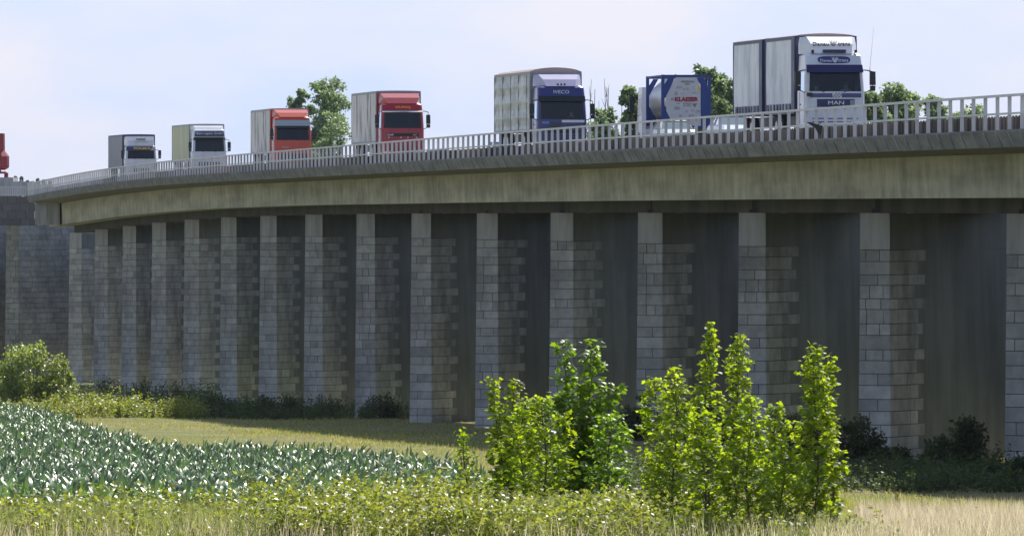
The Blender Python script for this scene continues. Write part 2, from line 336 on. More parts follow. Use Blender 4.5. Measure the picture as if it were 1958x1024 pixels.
# abutment at the far (left) end ------------------------
def corner_wall(px, D, ztop, zbot, t, L, root, nm='wall'):
    O = Vector((gx(px, D), D, 0)); P1 = O+sn*t; mb = MB()
    def rg(z, ins=.03): A = O-en*ins+sn*ins; B = P1-en*ins-sn*ins; C = B+ln_*L; E = A+ln_*L; return [Vector((v.x, v.y, z)) for v in (A, B, C, E)]
    mb.hexa(rg(zbot), rg(ztop)); mb.build('core', M['core'], root, root.location)
    ms = MB(); courses(ms, O, ztop, zbot, t, 2, 2, L, True); ms.build('stone_facing', M['stone_dark'], root, root.location)
ab = thing('abutment', at(60, 880), 'massive granite block abutment closing the far left end of the viaduct', 'abutment')
zt = (HZ-430)/19.9
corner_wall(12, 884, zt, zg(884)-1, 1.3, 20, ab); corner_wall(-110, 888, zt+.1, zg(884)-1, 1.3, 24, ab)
mb = MB(); y0 = 872
def fbox(mb, x0, x1, yt, yb, D, dep, tone=.5):
    s = F/D; mb.box((x0-979)/s, (x1-979)/s, D, D+dep, (HZ-yb)/s, (HZ-yt)/s, tone)
fbox(mb, -80, 34, 374, 431, 868, 12); fbox(mb, 36, 66, 376, 431, 869, 10); mb.build('upper_wall', M['core'], ab, ab.location)
ms = MB(); random.seed(3)
for r_ in range(4):
    for c_ in range(-3, 4): fbox(ms, c_*17+(r_ % 2)*8-2, c_*17+(r_ % 2)*8+14.4, 376+r_*14, 389.4+r_*14, 867.9, .3, random.random()*.5)
M['coping'] = mat('dark_blocks', (.13, .135, .145), .9, tone=.25); ms.build('upper_blocks', M['coping'], ab, ab.location)
mb = MB(); fbox(mb, 67, 90, 386, 430, 846, 5); fbox(mb, 90.5, 114, 384, 430, 845, 6); mb.build('bearing_shelf_block', M['cap'], ab, ab.location)
mb = MB(); fbox(mb, 22, 62, 347, 374, 871, 3); fbox(mb, 62, 100, 352, 372, 874, 3); mb.build('parapet', M['cap'], ab, ab.location)

# near railing -----------------------------------------
def railing(X0, name, label, h, n0, sp, near):
    root = thing(name, bp(X0, 333, zsm(333)), label, 'railing'); o3 = root.location
    for nm, zz, r in (('top_rail', h, .042), ('mid_rail', h*.47, .034)):
        mb = MB(); strip(mb, [(X0-r*1.3, lambda D: zsm(D)+zz-r), (X0+r*1.3, lambda D: zsm(D)+zz-r), (X0+r*1.3, lambda D: zsm(D)+zz+r), (X0-r*1.3, lambda D: zsm(D)+zz+r)], close=True); mb.build(nm, M['rail'], root, o3)
    n = 0; D = n0; rest = MB(); dirv = Vector((-.1118, .9937, 0)); pv = Vector((.9937, .1118, 0))
    rr = random.Random(5)
    while D < 851:
        z = zsm(D); c = bp(X0, D, z); wd, th_ = (.062, .03) if near else (.04, .03)
        lean = rr.gauss(0, .006)
        P = [c-pv*wd-dirv*th_, c+pv*wd-dirv*th_, c+pv*wd+dirv*th_, c-pv*wd+dirv*th_]
        B = [Vector((p.x, p.y, z-.02)) for p in P]; T = [Vector((p.x+lean, p.y, z+h-.04)) for p in P]
        if near and n < 100:
            mb = MB(); mb.hexa(B, T); mb.box(c.x-.08, c.x+.08, c.y-.08, c.y+.08, z-.01, z+.02); o = mb.build('post', M['rail'], root, o3)
        else: rest.hexa(B, T)
        n += 1; D += sp
    o = rest.build('posts_beyond' if near else 'post_row', M['rail'], root, o3)
    if near: o['kind'] = 'stuff'
    else: o['kind'] = 'stuff'
    return root
railing(51.12, 'railing', 'pale grey railing of upright posts along the near edge of the viaduct', 1.14, 285, 2.46, True)
railing(65.0, 'railing', 'thinner grey railing along the far edge of the viaduct', 1.10, 262, 2.46, False)
sb = MB(); D = 262
strip(sb, [(51.95, lambda D: zsm(D)), (51.95, lambda D: zsm(D)+.47), (52.0, lambda D: zsm(D)+.47), (52.0, lambda D: zsm(D))], close=True)
while D < 850:
    z = zsm(D); c = bp(51.88, D, z); hh = .50+random.uniform(-.005, .01)
    sb.box(c.x-.03, c.x+.03, c.y-.14, c.y+.14, z, z+hh, tone=random.choice([.05, .3, .6, .95, 1.4])); D += .62
o = sb.build('slatted_barrier', M['slat'], origin=bp(51.9, 333, zsm(333))); o.location = bp(51.9, 333, zsm(333))
tag(o, 'low barrier of brown upright slats standing just behind the near railing', 'barrier')
# black rag
rg_ = MB(); D = F*51.1/(1567+1005); c = bp(51.02, D, zsm(D)+.52)
pts = [(-.42, .12), (-.2, .1), (0, .02), (.12, .1), (.2, -.02), (.16, -.3), (.09, -.42), (.02, -.3), (-.06, -.14), (-.22, -.02)]
n = len(pts); rg_.add([c+Vector((x, -.1, z)) for x, z in pts]+[c+Vector((x, -.04, z)) for x, z in pts], [tuple(reversed(range(n))), tuple(range(n, 2*n))]+[(i, (i+1) % n, n+(i+1) % n, n+i) for i in range(n)])
o = rg_.build('rag', M['black'], origin=c); o.location = c; tag(o, 'torn black rag snagged on the railing below the blue and white truck', 'rag')

# abutment fence
fr = thing('fence', Vector((gx(20, 866), 866, (HZ-374)/20.4)), 'short pale vertical-bar fence on top of the abutment at the far left', 'fence')
mb = MB(); fbox(mb, -60, 50, 356, 357.3, 866, .06); fbox(mb, -60, 50, 372, 373, 866, .06); mb.build('rail', M['rail'], fr, fr.location)
mb = MB(); x = -60
while x < 50: fbox(mb, x, x+1.6, 357, 374.5, 866.01, .04); x += 3.6
mb.build('bars', M['rail'], fr, fr.location)

# ------------------------------------------------------------------ red machine, plinth
M['red_m'] = mat('dark_red_machine_paint', (.26, .02, .035), .5, noise=(1, 1, 1), col2=(.3, .02, .035))
D = 880; s = F/D; rt = Vector((gx(-8, D), D, (HZ-339)/s))
rm = thing('machine', rt, 'dark red bottle-shaped machine with a narrow stack standing at the far left edge', 'machine')
def yz(y): return (339-y)/s
mb = MB(); mb.lathe([(.9, yz(325)), (1.22, yz(321)), (1.28, yz(318)), (1.28, yz(299)), (1.1, yz(294)), (.88, yz(288)), (.86, yz(256)), (.84, yz(255))], (0, 0, 0), n=12); mb.build('hopper', M['red_m'], rm)
mb = MB(); mb.lathe([(.5, yz(329)), (.5, yz(325))], (0, 0, 0), n=12); mb.lathe([(1.15, yz(332)), (1.2, yz(330)), (1.0, yz(328))], (0, 0, 0), n=12); mb.build('turntable', M['red_m'], rm)
for dx in (-1, 1):
    mb = MB(); mb.box(dx-.18, dx+.18, -.4, .4, 0, yz(331)); mb.build('foot', M['red_m'], rm)
mb = MB(); fbox(mb, -60, 25, 339, 374, 876, 8); o = mb.build('plinth', M['cap']); tag(o, 'grey concrete plinth under the dark red machine at the far left', 'plinth')

# ------------------------------------------------------------------ text
def text(s, w_, h_, pos, m, parent, depth=.012, name='lettering', tilt=90, bold=0):
    cu = bpy.data.curves.new('text', 'FONT'); cu.body = s; cu.extrude = .5; cu.offset = bold; cu.resolution_u = 3
    ob = bpy.data.objects.new('tmp', cu); COL.objects.link(ob); bpy.context.view_layer.update()
    me = bpy.data.meshes.new_from_object(ob.evaluated_get(bpy.context.evaluated_depsgraph_get())); COL.objects.unlink(ob); bpy.data.objects.remove(ob)
    co = np.array([v.co[:] for v in me.vertices]); mn = co.min(0); mxx = co.max(0)
    co[:, 0] = (co[:, 0]-(mn[0]+mxx[0])/2)/(mxx[0]-mn[0])*w_; co[:, 1] = (co[:, 1]-(mn[1]+mxx[1])/2)/(mxx[1]-mn[1])*h_; co[:, 2] = np.sign(co[:, 2])*depth
    me.vertices.foreach_set('co', co.ravel()); me.materials.clear(); me.materials.append(m); me.name = name
    o = bpy.data.objects.new(name, me); COL.objects.link(o); o.parent = parent; o.location = pos; o.rotation_euler = (R(tilt), 0, 0)
    return o

# ------------------------------------------------------------------ trucks
def ring_pts(hw, yf, yd, c=.16):
    return [(-hw, yd), (-hw, yf+1.25), (-hw, yf+.42), (-hw, yf+c), (-hw+c*.3, yf+c*.3), (-hw+c, yf), (hw-c, yf), (hw-c*.3, yf+c*.3), (hw, yf+c), (hw, yf+.42), (hw, yf+1.25), (hw, yd)]
def person_in(par, x, y, z, shirt, sc=1.0):
    """seated driver as one continuous skinned body: torso, neck, head, arms to the wheel"""
    V = [(0, 0, 0), (0, 0, .28), (0, 0, .50), (0, -.01, .60), (0, -.03, .68), (0, -.03, .84), (-.2, 0, .48), (-.28, -.22, .25), (-.16, -.46, .30), (.2, 0, .48), (.28, -.22, .25), (.16, -.46, .30)]
    E = [(0, 1), (1, 2), (2, 3), (3, 4), (4, 5), (2, 6), (6, 7), (7, 8), (2, 9), (9, 10), (10, 11)]
    rad = [.17, .17, .16, .06, .10, .085, .075, .055, .04, .075, .055, .04]
    me = bpy.data.meshes.new('person'); me.from_pydata(V, E, []); o = bpy.data.objects.new('person', me); COL.objects.link(o)
    sk = o.modifiers.new('s', 'SKIN'); o.modifiers.new('b', 'SUBSURF').levels = 1
    me.skin_vertices.new() if not me.skin_vertices else None
    for i, r in enumerate(rad): me.skin_vertices[0].data[i].radius = (r*(1.35 if i < 2 else 1), r*(.85 if i < 3 else 1))
    me.skin_vertices[0].data[0].use_root = True
    bpy.context.view_layer.update()
    m2 = bpy.data.meshes.new_from_object(o.evaluated_get(bpy.context.evaluated_depsgraph_get())); COL.objects.unlink(o); bpy.data.objects.remove(o)
    m2.materials.clear(); m2.materials.append(shirt); m2.materials.append(M['skin'])
    for p in m2.polygons:
        c = p.center; p.material_index = 1 if (c.z > .565 or c.y < -.38) else 0; p.use_smooth = True
    o = bpy.data.objects.new('person', m2); COL.objects.link(o); o.location = par.matrix_basis @ Vector((x, y, z)); o.rotation_euler = par.rotation_euler
    h = MB(); h.lathe([(.112, .0), (.118, .06), (.095, .12), (.04, .15)], (0, -.01, .755), n=12); hh = h.build('hair', M['bark'], o, smooth=True)
    return o

def wheel(root, x, y, r=.5, w_=.3, zs=1):
    mb = MB(); mb.lathe([(r*.62, -w_/2), (r*.95, -w_/2), (r, -w_/2+.05), (r, w_/2-.05), (r*.95, w_/2), (r*.62, w_/2)], (0, 0, 0), 'x', 20)
    o = mb.build('wheel', M['tyre'], root, smooth=False); o.location = (x, y, r)
    mb = MB(); mb.lathe([(r*.6, -w_/2-.004), (r*.25, -w_/2+.07), (r*.25, w_/2-.07), (r*.6, w_/2+.004)], (0, 0, 0), 'x', 16); mb.build('rim', M['rim'], o)

def truck(cfg):
    px, D, ytop = cfg['px'], cfg['D'], cfg['ytop']; s = F/D; X = (px-979)/s; zr = zsm(D)+.205
    H = (HZ-ytop)/s-zr; zs = H/4.0; root = thing('truck', (X, D, zr), cfg['label'], 'truck', 'trucks queued nose to tail on the viaduct', TH+cfg.get('rz', 0))
    C = cfg['mat']; hr = cfg.get('roof', 3.0); yd = 2.0; hw = 1.22
    wt, wb = cfg.get('wt', 2.32), cfg.get('wb', 1.48)     # windscreen top, bottom
    vt = cfg.get('vt', 2.66)                              # top of visor
    def yf(z): return float(np.interp(z, [0, wb, wt, vt, hr-.12, hr], [0, 0, .16, .26, .42, .62]))
    def hwz(z): return float(np.interp(z, [0, wb, wt, hr-.1, hr], [1.24, 1.24, 1.20, 1.17, 1.05]))
    lv = [.42, .9, wb, wb+.01, wt-.01, wt, vt, hr-.25, hr-.1, hr]
    body = MB(); rings = [[(x, y, z) for x, y in ring_pts(hwz(z), yf(z), yd)] for z in lv]; n = 12
    for i in range(len(lv)-1):
        win = lv[i] >= wb and lv[i+1] <= wt and lv[i+1]-lv[i] > .3
        fs = []
        for j in range(n):
            if win and j in (5, 1, 9): continue
            fs.append((j, (j+1) % n, n+(j+1) % n, n+j))
        body.add(rings[i]+rings[i+1], fs)
    body.add(rings[-1], [tuple(reversed(range(n)))]); body.add(rings[0], [tuple(range(n))])
    body.build('cab', C, root, zs=zs)
    # windscreen
    def yg(z): return yf(z)+.01
    gl = MB(); hx = hwz(wb)-.13; hx2 = hwz(wt)-.13; c = .08
    gp = [(-hx+c, wb), (hx-c, wb), (hx, wb+c), (hx2, wt), (-hx2, wt), (-hx, wb+c)]
    gl.add([(x, yg(z), z) for x, z in gp], [tuple(range(6))]); gl.build('windscreen', M['glass'], root, zs=zs)
    # surround
    for sx in (-1, 1):
        g2 = MB(); g2.add([(sx*(hwz(z)-.008), yf(z)+y, z) for y, z in ((.44, wb), (1.22, wb), (1.22, wt), (.44, wt))], [(0, 1, 2, 3)]); g2.build('side_window', M['glass'], root, zs=zs)
        d2 = MB(); d2.box(sx*1.245-.004, sx*1.245+.004, .30, .315, .6, wb, 0); d2.box(sx*1.245-.004, sx*1.245+.004, 1.42, 1.435, .6, wb, 0); d2.box(sx*1.25-.02, sx*1.25+.02, 1.2, 1.36, 1.3, 1.35); d2.build('door_seam', M['black'], root, zs=zs)
    it = MB(); it.box(-1.1, 1.1, .25, .62, wb-.25, wb+.02); it.box(-1.15, 1.15, 1.8, 1.86, .9, hr-.2)
    for sx in (-.62, .62): it.box(sx-.26, sx+.26, 1.25, 1.4, .95, wt-.15); it.box(sx-.26, sx+.26, .85, 1.3, .95, 1.08)
    it.build('interior', M['interior'], root, zs=zs)
    vz = MB(); vm = cfg.get('visor', M['black']); v1, v0 = cfg.get('visorz', (vt, wt-.04))
    vz.hexa([(-hwz(v0)+.02, yf(v0)-.12, v0), (hwz(v0)-.02, yf(v0)-.12, v0), (hwz(v0)-.02, yf(v0)-.09, v0), (-hwz(v0)+.02, yf(v0)-.09, v0)],
            [(-hwz(v1)+.02, yf(v1)-.03, v1), (hwz(v1)-.02, yf(v1)-.03, v1), (hwz(v1)-.02, yf(v1)+.02, v1), (-hwz(v1)+.02, yf(v1)+.02, v1)]); vz.build('sun_visor', vm, root, zs=zs)
    wp = MB()
    for x0 in (-.55, .35): wp.tube([(x0, yf(wb)-.01, wb-.02), (x0+.45, yf(wb+.3)-.025, wb+.10)], .012, 4)
    wp.build('wiper', M['black'], root, zs=zs)
    # front panel: grille, bumper, lights
    gz1, gz0 = cfg.get('grille', (1.2, .85)); gw = cfg.get('gw', .82); gc = cfg.get('gc', 0)
    gr = MB(); gr.box(gc-gw, gc+gw, -.02, .02, gz0, gz1); gr.build('grille', cfg.get('gmat', M['black']), root, zs=zs)
    sl_ = MB()
    for i in range(cfg.get('slats', 4)): z = .80-.13*i; sl_.box(-.95, .95, -.016, .02, z-.035, z)
    sl_.build('intake_slats', cfg.get('smat', M['black']), root, zs=zs)
    bmx = MB(); bmx.hexa([(-1.2, -.06, .25), (1.2, -.06, .25), (1.22, .4, .25), (-1.22, .4, .25)], [(-1.22, -.05, .55), (1.22, -.05, .55), (1.25, .4, .55), (-1.25, .4, .55)]); bmx.build('bumper', cfg.get('bumper', C), root, zs=zs)
    for sx in (-1, 1):
        hl = MB(); hl.box(sx*.95-.2, sx*.95+.2, -.075, -.03, .38, .52); hl.build('headlight', M['lamp'], root, zs=zs)
        mr = MB(); xx = sx*(1.22+cfg.get('arm', .22)); z1 = wt+.05
        mr.tube([(sx*1.18, .25, z1), (sx*1.3, .05, z1), (xx, .02, z1-.06)], .022, 5); mr.tube([(sx*1.2, .25, wb-.02), (sx*1.3, .05, wb-.02), (xx, .02, wb+.12)], .02, 5); mr.tube([(xx, .02, wb+.12), (xx, .02, z1-.06)], .018, 5)
        o = mr.build('mirror_arm', M['black'], root, zs=zs)
        mh = MB(); mb_ = .12; z0 = wb+.25; z2 = z0+.52
        mh.hexa([(xx-mb_, -.06, z0), (xx+mb_, -.06, z0), (xx+mb_, .08, z0), (xx-mb_, .08, z0)], [(xx-mb_+.01, -.05, z2), (xx+mb_-.01, -.05, z2), (xx+mb_, .07, z2), (xx-mb_, .07, z2)])
        mh.hexa([(xx-.1, -.05, z0-.22), (xx+.1, -.05, z0-.22), (xx+.1, .05, z0-.22), (xx-.1, .05, z0-.22)], [(xx-.11, -.06, z0-.02), (xx+.11, -.06, z0-.02), (xx+.11, .06, z0-.02), (xx-.11, .06, z0-.02)])
        mh.build('mirror', M['black'], root, zs=zs)
    pl = MB(); pl.box(-.26, .26, -.075, -.062, .3, .41); pl.build('number_plate', M['plate'], root, zs=zs)
    # deflector
    dt = cfg.get('dt', 3.9)
    if dt:
        df = MB(); w0, w1 = cfg.get('dw', (.82, .98)); f0, f1 = cfg.get('dy', (.5, 1.55))
        A = [(-w0, f0, hr-.03), (w0, f0, hr-.03), (1.18, 1.75, hr-.03), (1.2, 2.0, hr-.03), (-1.2, 2.0, hr-.03), (-1.18, 1.75, hr-.03)]
        mid = hr+(dt-hr)*.55; fm = f0+(f1-f0)*.38
        Bm = [(-(w0*.5+w1*.5), fm, mid), ((w0*.5+w1*.5), fm, mid), (1.18, 1.85, mid), (1.2, 2.0, mid), (-1.2, 2.0, mid), (-1.18, 1.85, mid)]
        T = [(-w1, f1, dt), (w1, f1, dt), (1.13, 1.9, dt-.03), (1.15, 2.0, dt-.02), (-1.15, 2.0, dt-.02), (-1.13, 1.9, dt-.03)]
        for P, Q in ((A, Bm), (Bm, T)): df.add(P+Q, [(j, (j+1) % 6, 6+(j+1) % 6, 6+j) for j in range(6)])
        df.add(T, [tuple(range(6))]); df.build('roof_deflector', cfg.get('dmat', C), root, zs=zs)
    # chassis, wheels
    ch = MB(); Lt = cfg['L']; ch.box(-.45, .45, .6, 2.3+Lt*.95, .55, .95); ch.box(-1.1, 1.1, 2.0, 2.25, .6, 1.1); ch.build('chassis', M['black'], root, zs=zs)
    for y in cfg.get('axles', (1.35, 4.9, 2.3+Lt*.66, 2.3+Lt*.76, 2.3+Lt*.86)):
        for sx in (-1, 1): wheel(root, sx*1.08, y)
    # boxes
    for (y0, y1) in cfg.get('boxes', ((2.35, 2.35+Lt),)):
        e = .0; bx = MB(); bw = 1.275; zt_ = cfg.get('boxz', 3.96)
        cur = MB(); nn = 60
        for sx in (-1, 1):
            vs = []; 
            for i in range(nn+1):
                y = y0+.12+(y1-y0-.24)*i/nn; bul = sx*(bw+.012*math.sin(i*1.9)+.01*math.sin(i*.7))
                for z in np.linspace(1.12, zt_-.12, 15): vs.append((bul+sx*(.02*math.sin((z-1.1)*1.05)+cfg.get('fold', 0)*math.sin(z*8.1)*(1+.4*math.sin(y*2.1))), y, z))
            fs = [(i*15+j, (i+1)*15+j, (i+1)*15+j+1, i*15+j+1) for i in range(nn) for j in range(14)]; cur.add(vs, fs)
        cur.build('side_curtain', cfg['side'], root, zs=zs)
        bx.box(-bw+.03, bw-.03, y0, y0+.1, 1.1, zt_); bx.box(-bw+.03, bw-.03, y1-.1, y1, 1.1, zt_); bx.box(-bw+.05, bw-.05, y0+.1, y1-.1, 1.0, 1.16); bx.build('end_wall', cfg.get('endm', cfg['side']), root, zs=zs)
        tr = MB()
        for sx in (-1, 1):
            tr.box(sx*bw-.03-(sx > 0)*.02, sx*bw+.03+(sx < 0)*.02, y0-.02, y1+.02, zt_-.13, zt_+.0); pw = cfg.get('postw', .1)
            tr.box(sx*bw-.035, sx*bw+.035, y0-.03, y0+pw, 1.0, zt_-.13); tr.box(sx*bw-.035, sx*bw+.035, y1-.1, y1+.02, 1.0, zt_-.13); tr.box(sx*bw-.03, sx*bw+.03, y0, y1, .98, 1.12)
        tr.box(-bw+.05, bw-.05, y0-.03, y0+.03, zt_-.10, zt_)
        if cfg.get('skirt'):
            i = y0+1
            while i < y1-.5: tr.box(-bw-.05, -bw-.03, i, i+.42, 1.1, 1.38); i += .8
        tr.build('frame_trim', cfg['trim'], root, zs=zs)
        rf = MB(); nr = 10; bow = cfg.get('bow', .05)
        for i in range(nr):
            a0, a1 = i/nr, (i+1)/nr; f0_ = lambda a_: zt_+bow*math.sin(math.pi*a_)**.6; xx0, xx1 = -bw+2*bw*a0, -bw+2*bw*a1
            rf.add([(xx0, y0-.02, zt_-.02), (xx1, y0-.02, zt_-.02), (xx1, y0-.02, f0_(a1)), (xx0, y0-.02, f0_(a0)), (xx0, y1, f0_(a0)), (xx1, y1, f0_(a1))], [(0, 1, 2, 3), (3, 2, 5, 4)])
        rf.build('roof_tarp', cfg['rooft'], root, zs=zs)
        rf = MB(); nr = 10; bow = cfg.get('bow', .05)
        for i in range(nr):
            a0, a1 = i/nr, (i+1)/nr; f0_ = lambda a_: zt_+bow*math.sin(math.pi*a_)**.6; xx0, xx1 = -bw+2*bw*a0, -bw+2*bw*a1
            rf.add([(xx0, y0-.02, zt_-.02), (xx1, y0-.02, zt_-.02), (xx1, y0-.02, f0_(a1)), (xx0, y0-.02, f0_(a0)), (xx0, y1, f0_(a0)), (xx1, y1, f0_(a1))], [(0, 1, 2, 3), (3, 2, 5, 4)])
        rf.build('roof_tarp', cfg['rooft'], root, zs=zs)
        rf = MB(); nr = 10; bow = cfg.get('bow', .05)
        for i in range(nr):
            a0, a1 = i/nr, (i+1)/nr; f0_ = lambda a_: zt_+bow*math.sin(math.pi*a_)**.6; xx0, xx1 = -bw+2*bw*a0, -bw+2*bw*a1
            rf.add([(xx0, y0-.02, zt_-.02), (xx1, y0-.02, zt_-.02), (xx1, y0-.02, f0_(a1)), (xx0, y0-.02, f0_(a0)), (xx0, y1, f0_(a0)), (xx1, y1, f0_(a1))], [(0, 1, 2, 3), (3, 2, 5, 4)])
        rf.build('roof_tarp', cfg['rooft'], root, zs=zs)
    root['zs_'] = zs
    def bxp(name, m, *bs):
        mb = MB()
        for b_ in bs: mb.box(*b_)
        return mb.build(name, m, root, zs=zs)
    del root['zs_']
    return root, zs, yf, hwz, bxp

def paint(n, c, c2=None, **k): return mat(n, c, .32, coat=.35, noise=(1.5, 1.5, 1.5), col2=c2 or tuple(x*.85 for x in c), spec=.5)
M['tarp_white'] = mat('dirty_white_tarp', (.85, .86, .90), .45, noise=(1, 1.1, .5), col2=(.56, .58, .66), sharp=(.42, .66))
M['tarp_dirty'] = mat('stained_grey_tarp', (.78, .72, .75), .6, noise=(1, 1.2, .35), col2=(.22, .21, .21), sharp=(.47, .66))
M['tarp_grey'] = mat('silver_grey_tarp', (.52, .54, .52), .34, noise=(.6, .5, 1.4), col2=(.25, .27, .26), sharp=(.42, .6))
M['tarp_navy'] = mat('navy_tarp', (.085, .10, .18), .4, noise=(1, 1, 1), col2=(.06, .07, .14))
M['tarp_yellow'] = mat('yellowed_tarp', (.60, .58, .36), .5, noise=(1, 2, .3), col2=(.42, .42, .28))
M['roof_pink'] = mat('pale_roof_tarp', (.68, .56, .54), .7); M['roof_white'] = mat('white_roof_tarp', (.7, .72, .76), .7)
navy = paint('navy_paint', (.035, .045, .20)); M['navytrim'] = mat('navy_trim', (.03, .04, .12), .5)
whitep = paint('white_cab_paint', (.72, .73, .78)); M['greytrim'] = mat('grey_trim', (.30, .31, .34), .5)
M['silverletter'] = mat('silver_letters', (.75, .76, .8), .3, .3); M['greyletter'] = mat('grey_letters', (.22, .23, .28), .6)

# 1: blue and white truck, near right
T1, zs, yf, hwz, bx = truck(dict(px=1597, D=379, rz=R(1.3), ytop=65, mat=whitep, label='white truck with blue stripe and visor and "MAN" grille, nearest of all', L=16, axles=(1.35, 6.2, 7.4, 14.0, 15.4),
    boxes=((2.4, 9.8), (10.7, 18.4)), side=M['tarp_white'], trim=M['navytrim'], rooft=M['roof_pink'], endm=M['tarp_navy'], visor=paint('blue_visor', (.018, .015, .10)), postw=.75, grille=(1.52, 1.22), gw=.78, gc=.02, gmat=M['navytrim'], smat=navy, slats=4, bow=.10, roof=3.28, wt=2.57, wb=1.80, vt=2.83, dt=3.92, dw=(.78, .95), skirt=True, arm=.34))
bx('stripe', navy, (-1.05, -.12, -.012, .0, 1.58, 1.74), (.27, 1.08, -.012, .0, 1.58, 1.74))
for i in range(3):
    mb = MB(); x0 = -.05+i*.12; mb.hexa([(x0-.1, -.014, 1.57), (x0-.03, -.014, 1.57), (x0-.03, 0, 1.57), (x0-.1, 0, 1.57)], [(x0+.08, -.014, 1.76), (x0+.15, -.014, 1.76), (x0+.15, 0, 1.76), (x0+.08, 0, 1.76)]); mb.build('slanted_bar', M['greytrim'], T1, zs=zs)
text('MAN', .66, .15, (.03, -.035, 1.38*zs), M['silverletter'], T1, bold=.0)
bx('badge', M['greytrim'], (.62, .78, -.03, -.018, 1.28, 1.48))
sgn = MB()
pts = []
for i in range(24):
    an = 2*math.pi*i/24; pts.append((.52*math.copysign(abs(math.cos(an))**.45, math.cos(an))+(.15 if 0 else 0), .135*math.copysign(abs(math.sin(an))**.7, math.sin(an))))
zc = 3.02; sgn.add([(x*1.3, yf(zc+z)-.03-.0*z, zc+z) for x, z in pts]+[(x*1.3, yf(zc+z)+.02, zc+z) for x, z in pts], [tuple(range(24))]+[(i, (i+1) % 24, 24+(i+1) % 24, 24+i) for i in range(24)]); sgn.build('name_board', navy, T1, zs=zs)
def laurel(par, x, y, z, sc, m, tilt):
    mb = MB()
    for k_ in (-2, -1, 1, 2, 0):
        hgt = (.5 if k_ else .42); bx0 = k_*.13
        P = [(bx0*.5-.03, -.45), (bx0*.5+.03, -.45), (bx0*1.5+.07, .1), (bx0*1.9+.02, hgt), (bx0*1.5-.05, .1)]
        mb.add([(p[0]*sc, p[1]*sc, .012) for p in P]+[(p[0]*sc, p[1]*sc, -.012) for p in P], [(0, 1, 2, 3, 4), (9, 8, 7, 6, 5)]+[(i, (i+1) % 5, 5+(i+1) % 5, 5+i) for i in range(5)])
    o = mb.build('emblem', m, par); o.location = (x, y, z); o.rotation_euler = (R(tilt), 0, 0)
text('Danau', .50, .115, (-.33, yf(3.02)-.06, 2.99*zs), M['white'], T1, tilt=75, bold=.0); text('trans', .42, .115, (.38, yf(3.02)-.06, 2.99*zs), M['white'], T1, tilt=75, bold=.0)
laurel(T1, .04, yf(3.02)-.06, 3.02*zs, .27, M['white'], 75)
text('Danau', .66, .15, (-.47, .80, 3.62*zs), M['greyletter'], T1, tilt=57, bold=.0, depth=.03); text('trans', .50, .14, (.50, .80, 3.62*zs), M['greyletter'], T1, tilt=57, bold=.0, depth=.03)
laurel(T1, .05, .78, 3.65*zs, .30, M['greyletter'], 57)
bx('roof_hatch', M['navytrim'], (-.42, .52, .42, .62, 3.29, 3.41)); 
for sx in (-.85, .95): bx('roof_lamp', M['black'], (sx-.05, sx+.05, .5, .62, 3.27, 3.40))
mb = MB(); mb.tube([(1.44, 0, 2.55), (1.45, 0, 2.75), (1.62, .1, 4.25)], [.02, .007, .003], 5); mb.build('aerial', M['black'], T1, zs=zs)
bx('convex_mirror', M['black'], (-1.2, -.98, -.16, -.05, 1.62, 1.76))
M['shirt_blue'] = mat('light_blue_shirt', (.45, .58, .72), .8); M['shirt_red'] = mat('red_shirt', (.4, .06, .06), .8); M['shirt_grey'] = mat('grey_shirt', (.32, .30, .30), .8)
p = person_in(T1, .6, .98, 1.38*zs, M['shirt_blue']); tag(p, 'person in a light blue shirt at the wheel of the blue and white truck', 'person')
p = person_in(T1, -.62, .98, 1.32*zs, M['shirt_grey']); tag(p, 'person in a grey top in the passenger seat of the blue and white truck', 'person')

# 2: navy truck with grey tarp
T2, zs, yf, hwz, bx = truck(dict(px=1075, D=458, rz=R(1.2), ytop=134, mat=navy, label='navy blue truck lettered "IVECO" pulling a silver-grey tarpaulin trailer', L=13.6, side=M['tarp_grey'], trim=M['greytrim'], rooft=M['roof_pink'], endm=M['tarp_grey'],
    visor=M['black'], visorz=(2.73, 2.46), vt=2.73, wt=2.48, wb=1.58, roof=3.24, dt=3.80, dw=(.72, .98), dmat=paint('lilac_deflector', (.42, .39, .60)), bow=.2, fold=.014, grille=(1.05, .9), gw=.9, slats=3, bumper=navy, postw=.25, arm=.30))
text('IVECO', .78, .17, (.0, yf(2.92)-.04, 2.93*zs), M['silverletter'], T2, tilt=78, bold=.0)
bx('side_stripe', M['white'], (-.02, 1.12, -.012, .0, 1.43, 1.55)); bx('front_flap', mat('dark_grey_flap', (.06, .08, .09), .6), (-.62, -.34, -.03, 0, 1.12, 1.42), (-.28, .0, -.03, 0, 1.12, 1.42)); bx('side_mark', mat('blue_mark', (.15, .25, .65), .5), (-1.0, -.65, -.012, 0, 1.36, 1.48))
for i in range(3): bx('horn', M['black'], (-.2+i*.17, -.12+i*.17, .38, .5, 3.25, 3.34))
for i in (4, 7, 10, 13): bx('tarp_lath', M['greytrim'], (-1.31, -1.285, i-.3, i-.2, 1.1, 3.85))
p = person_in(T2, .6, .98, 1.18*zs, M['shirt_red']); tag(p, 'person in a red shirt at the wheel of the navy blue truck', 'person')

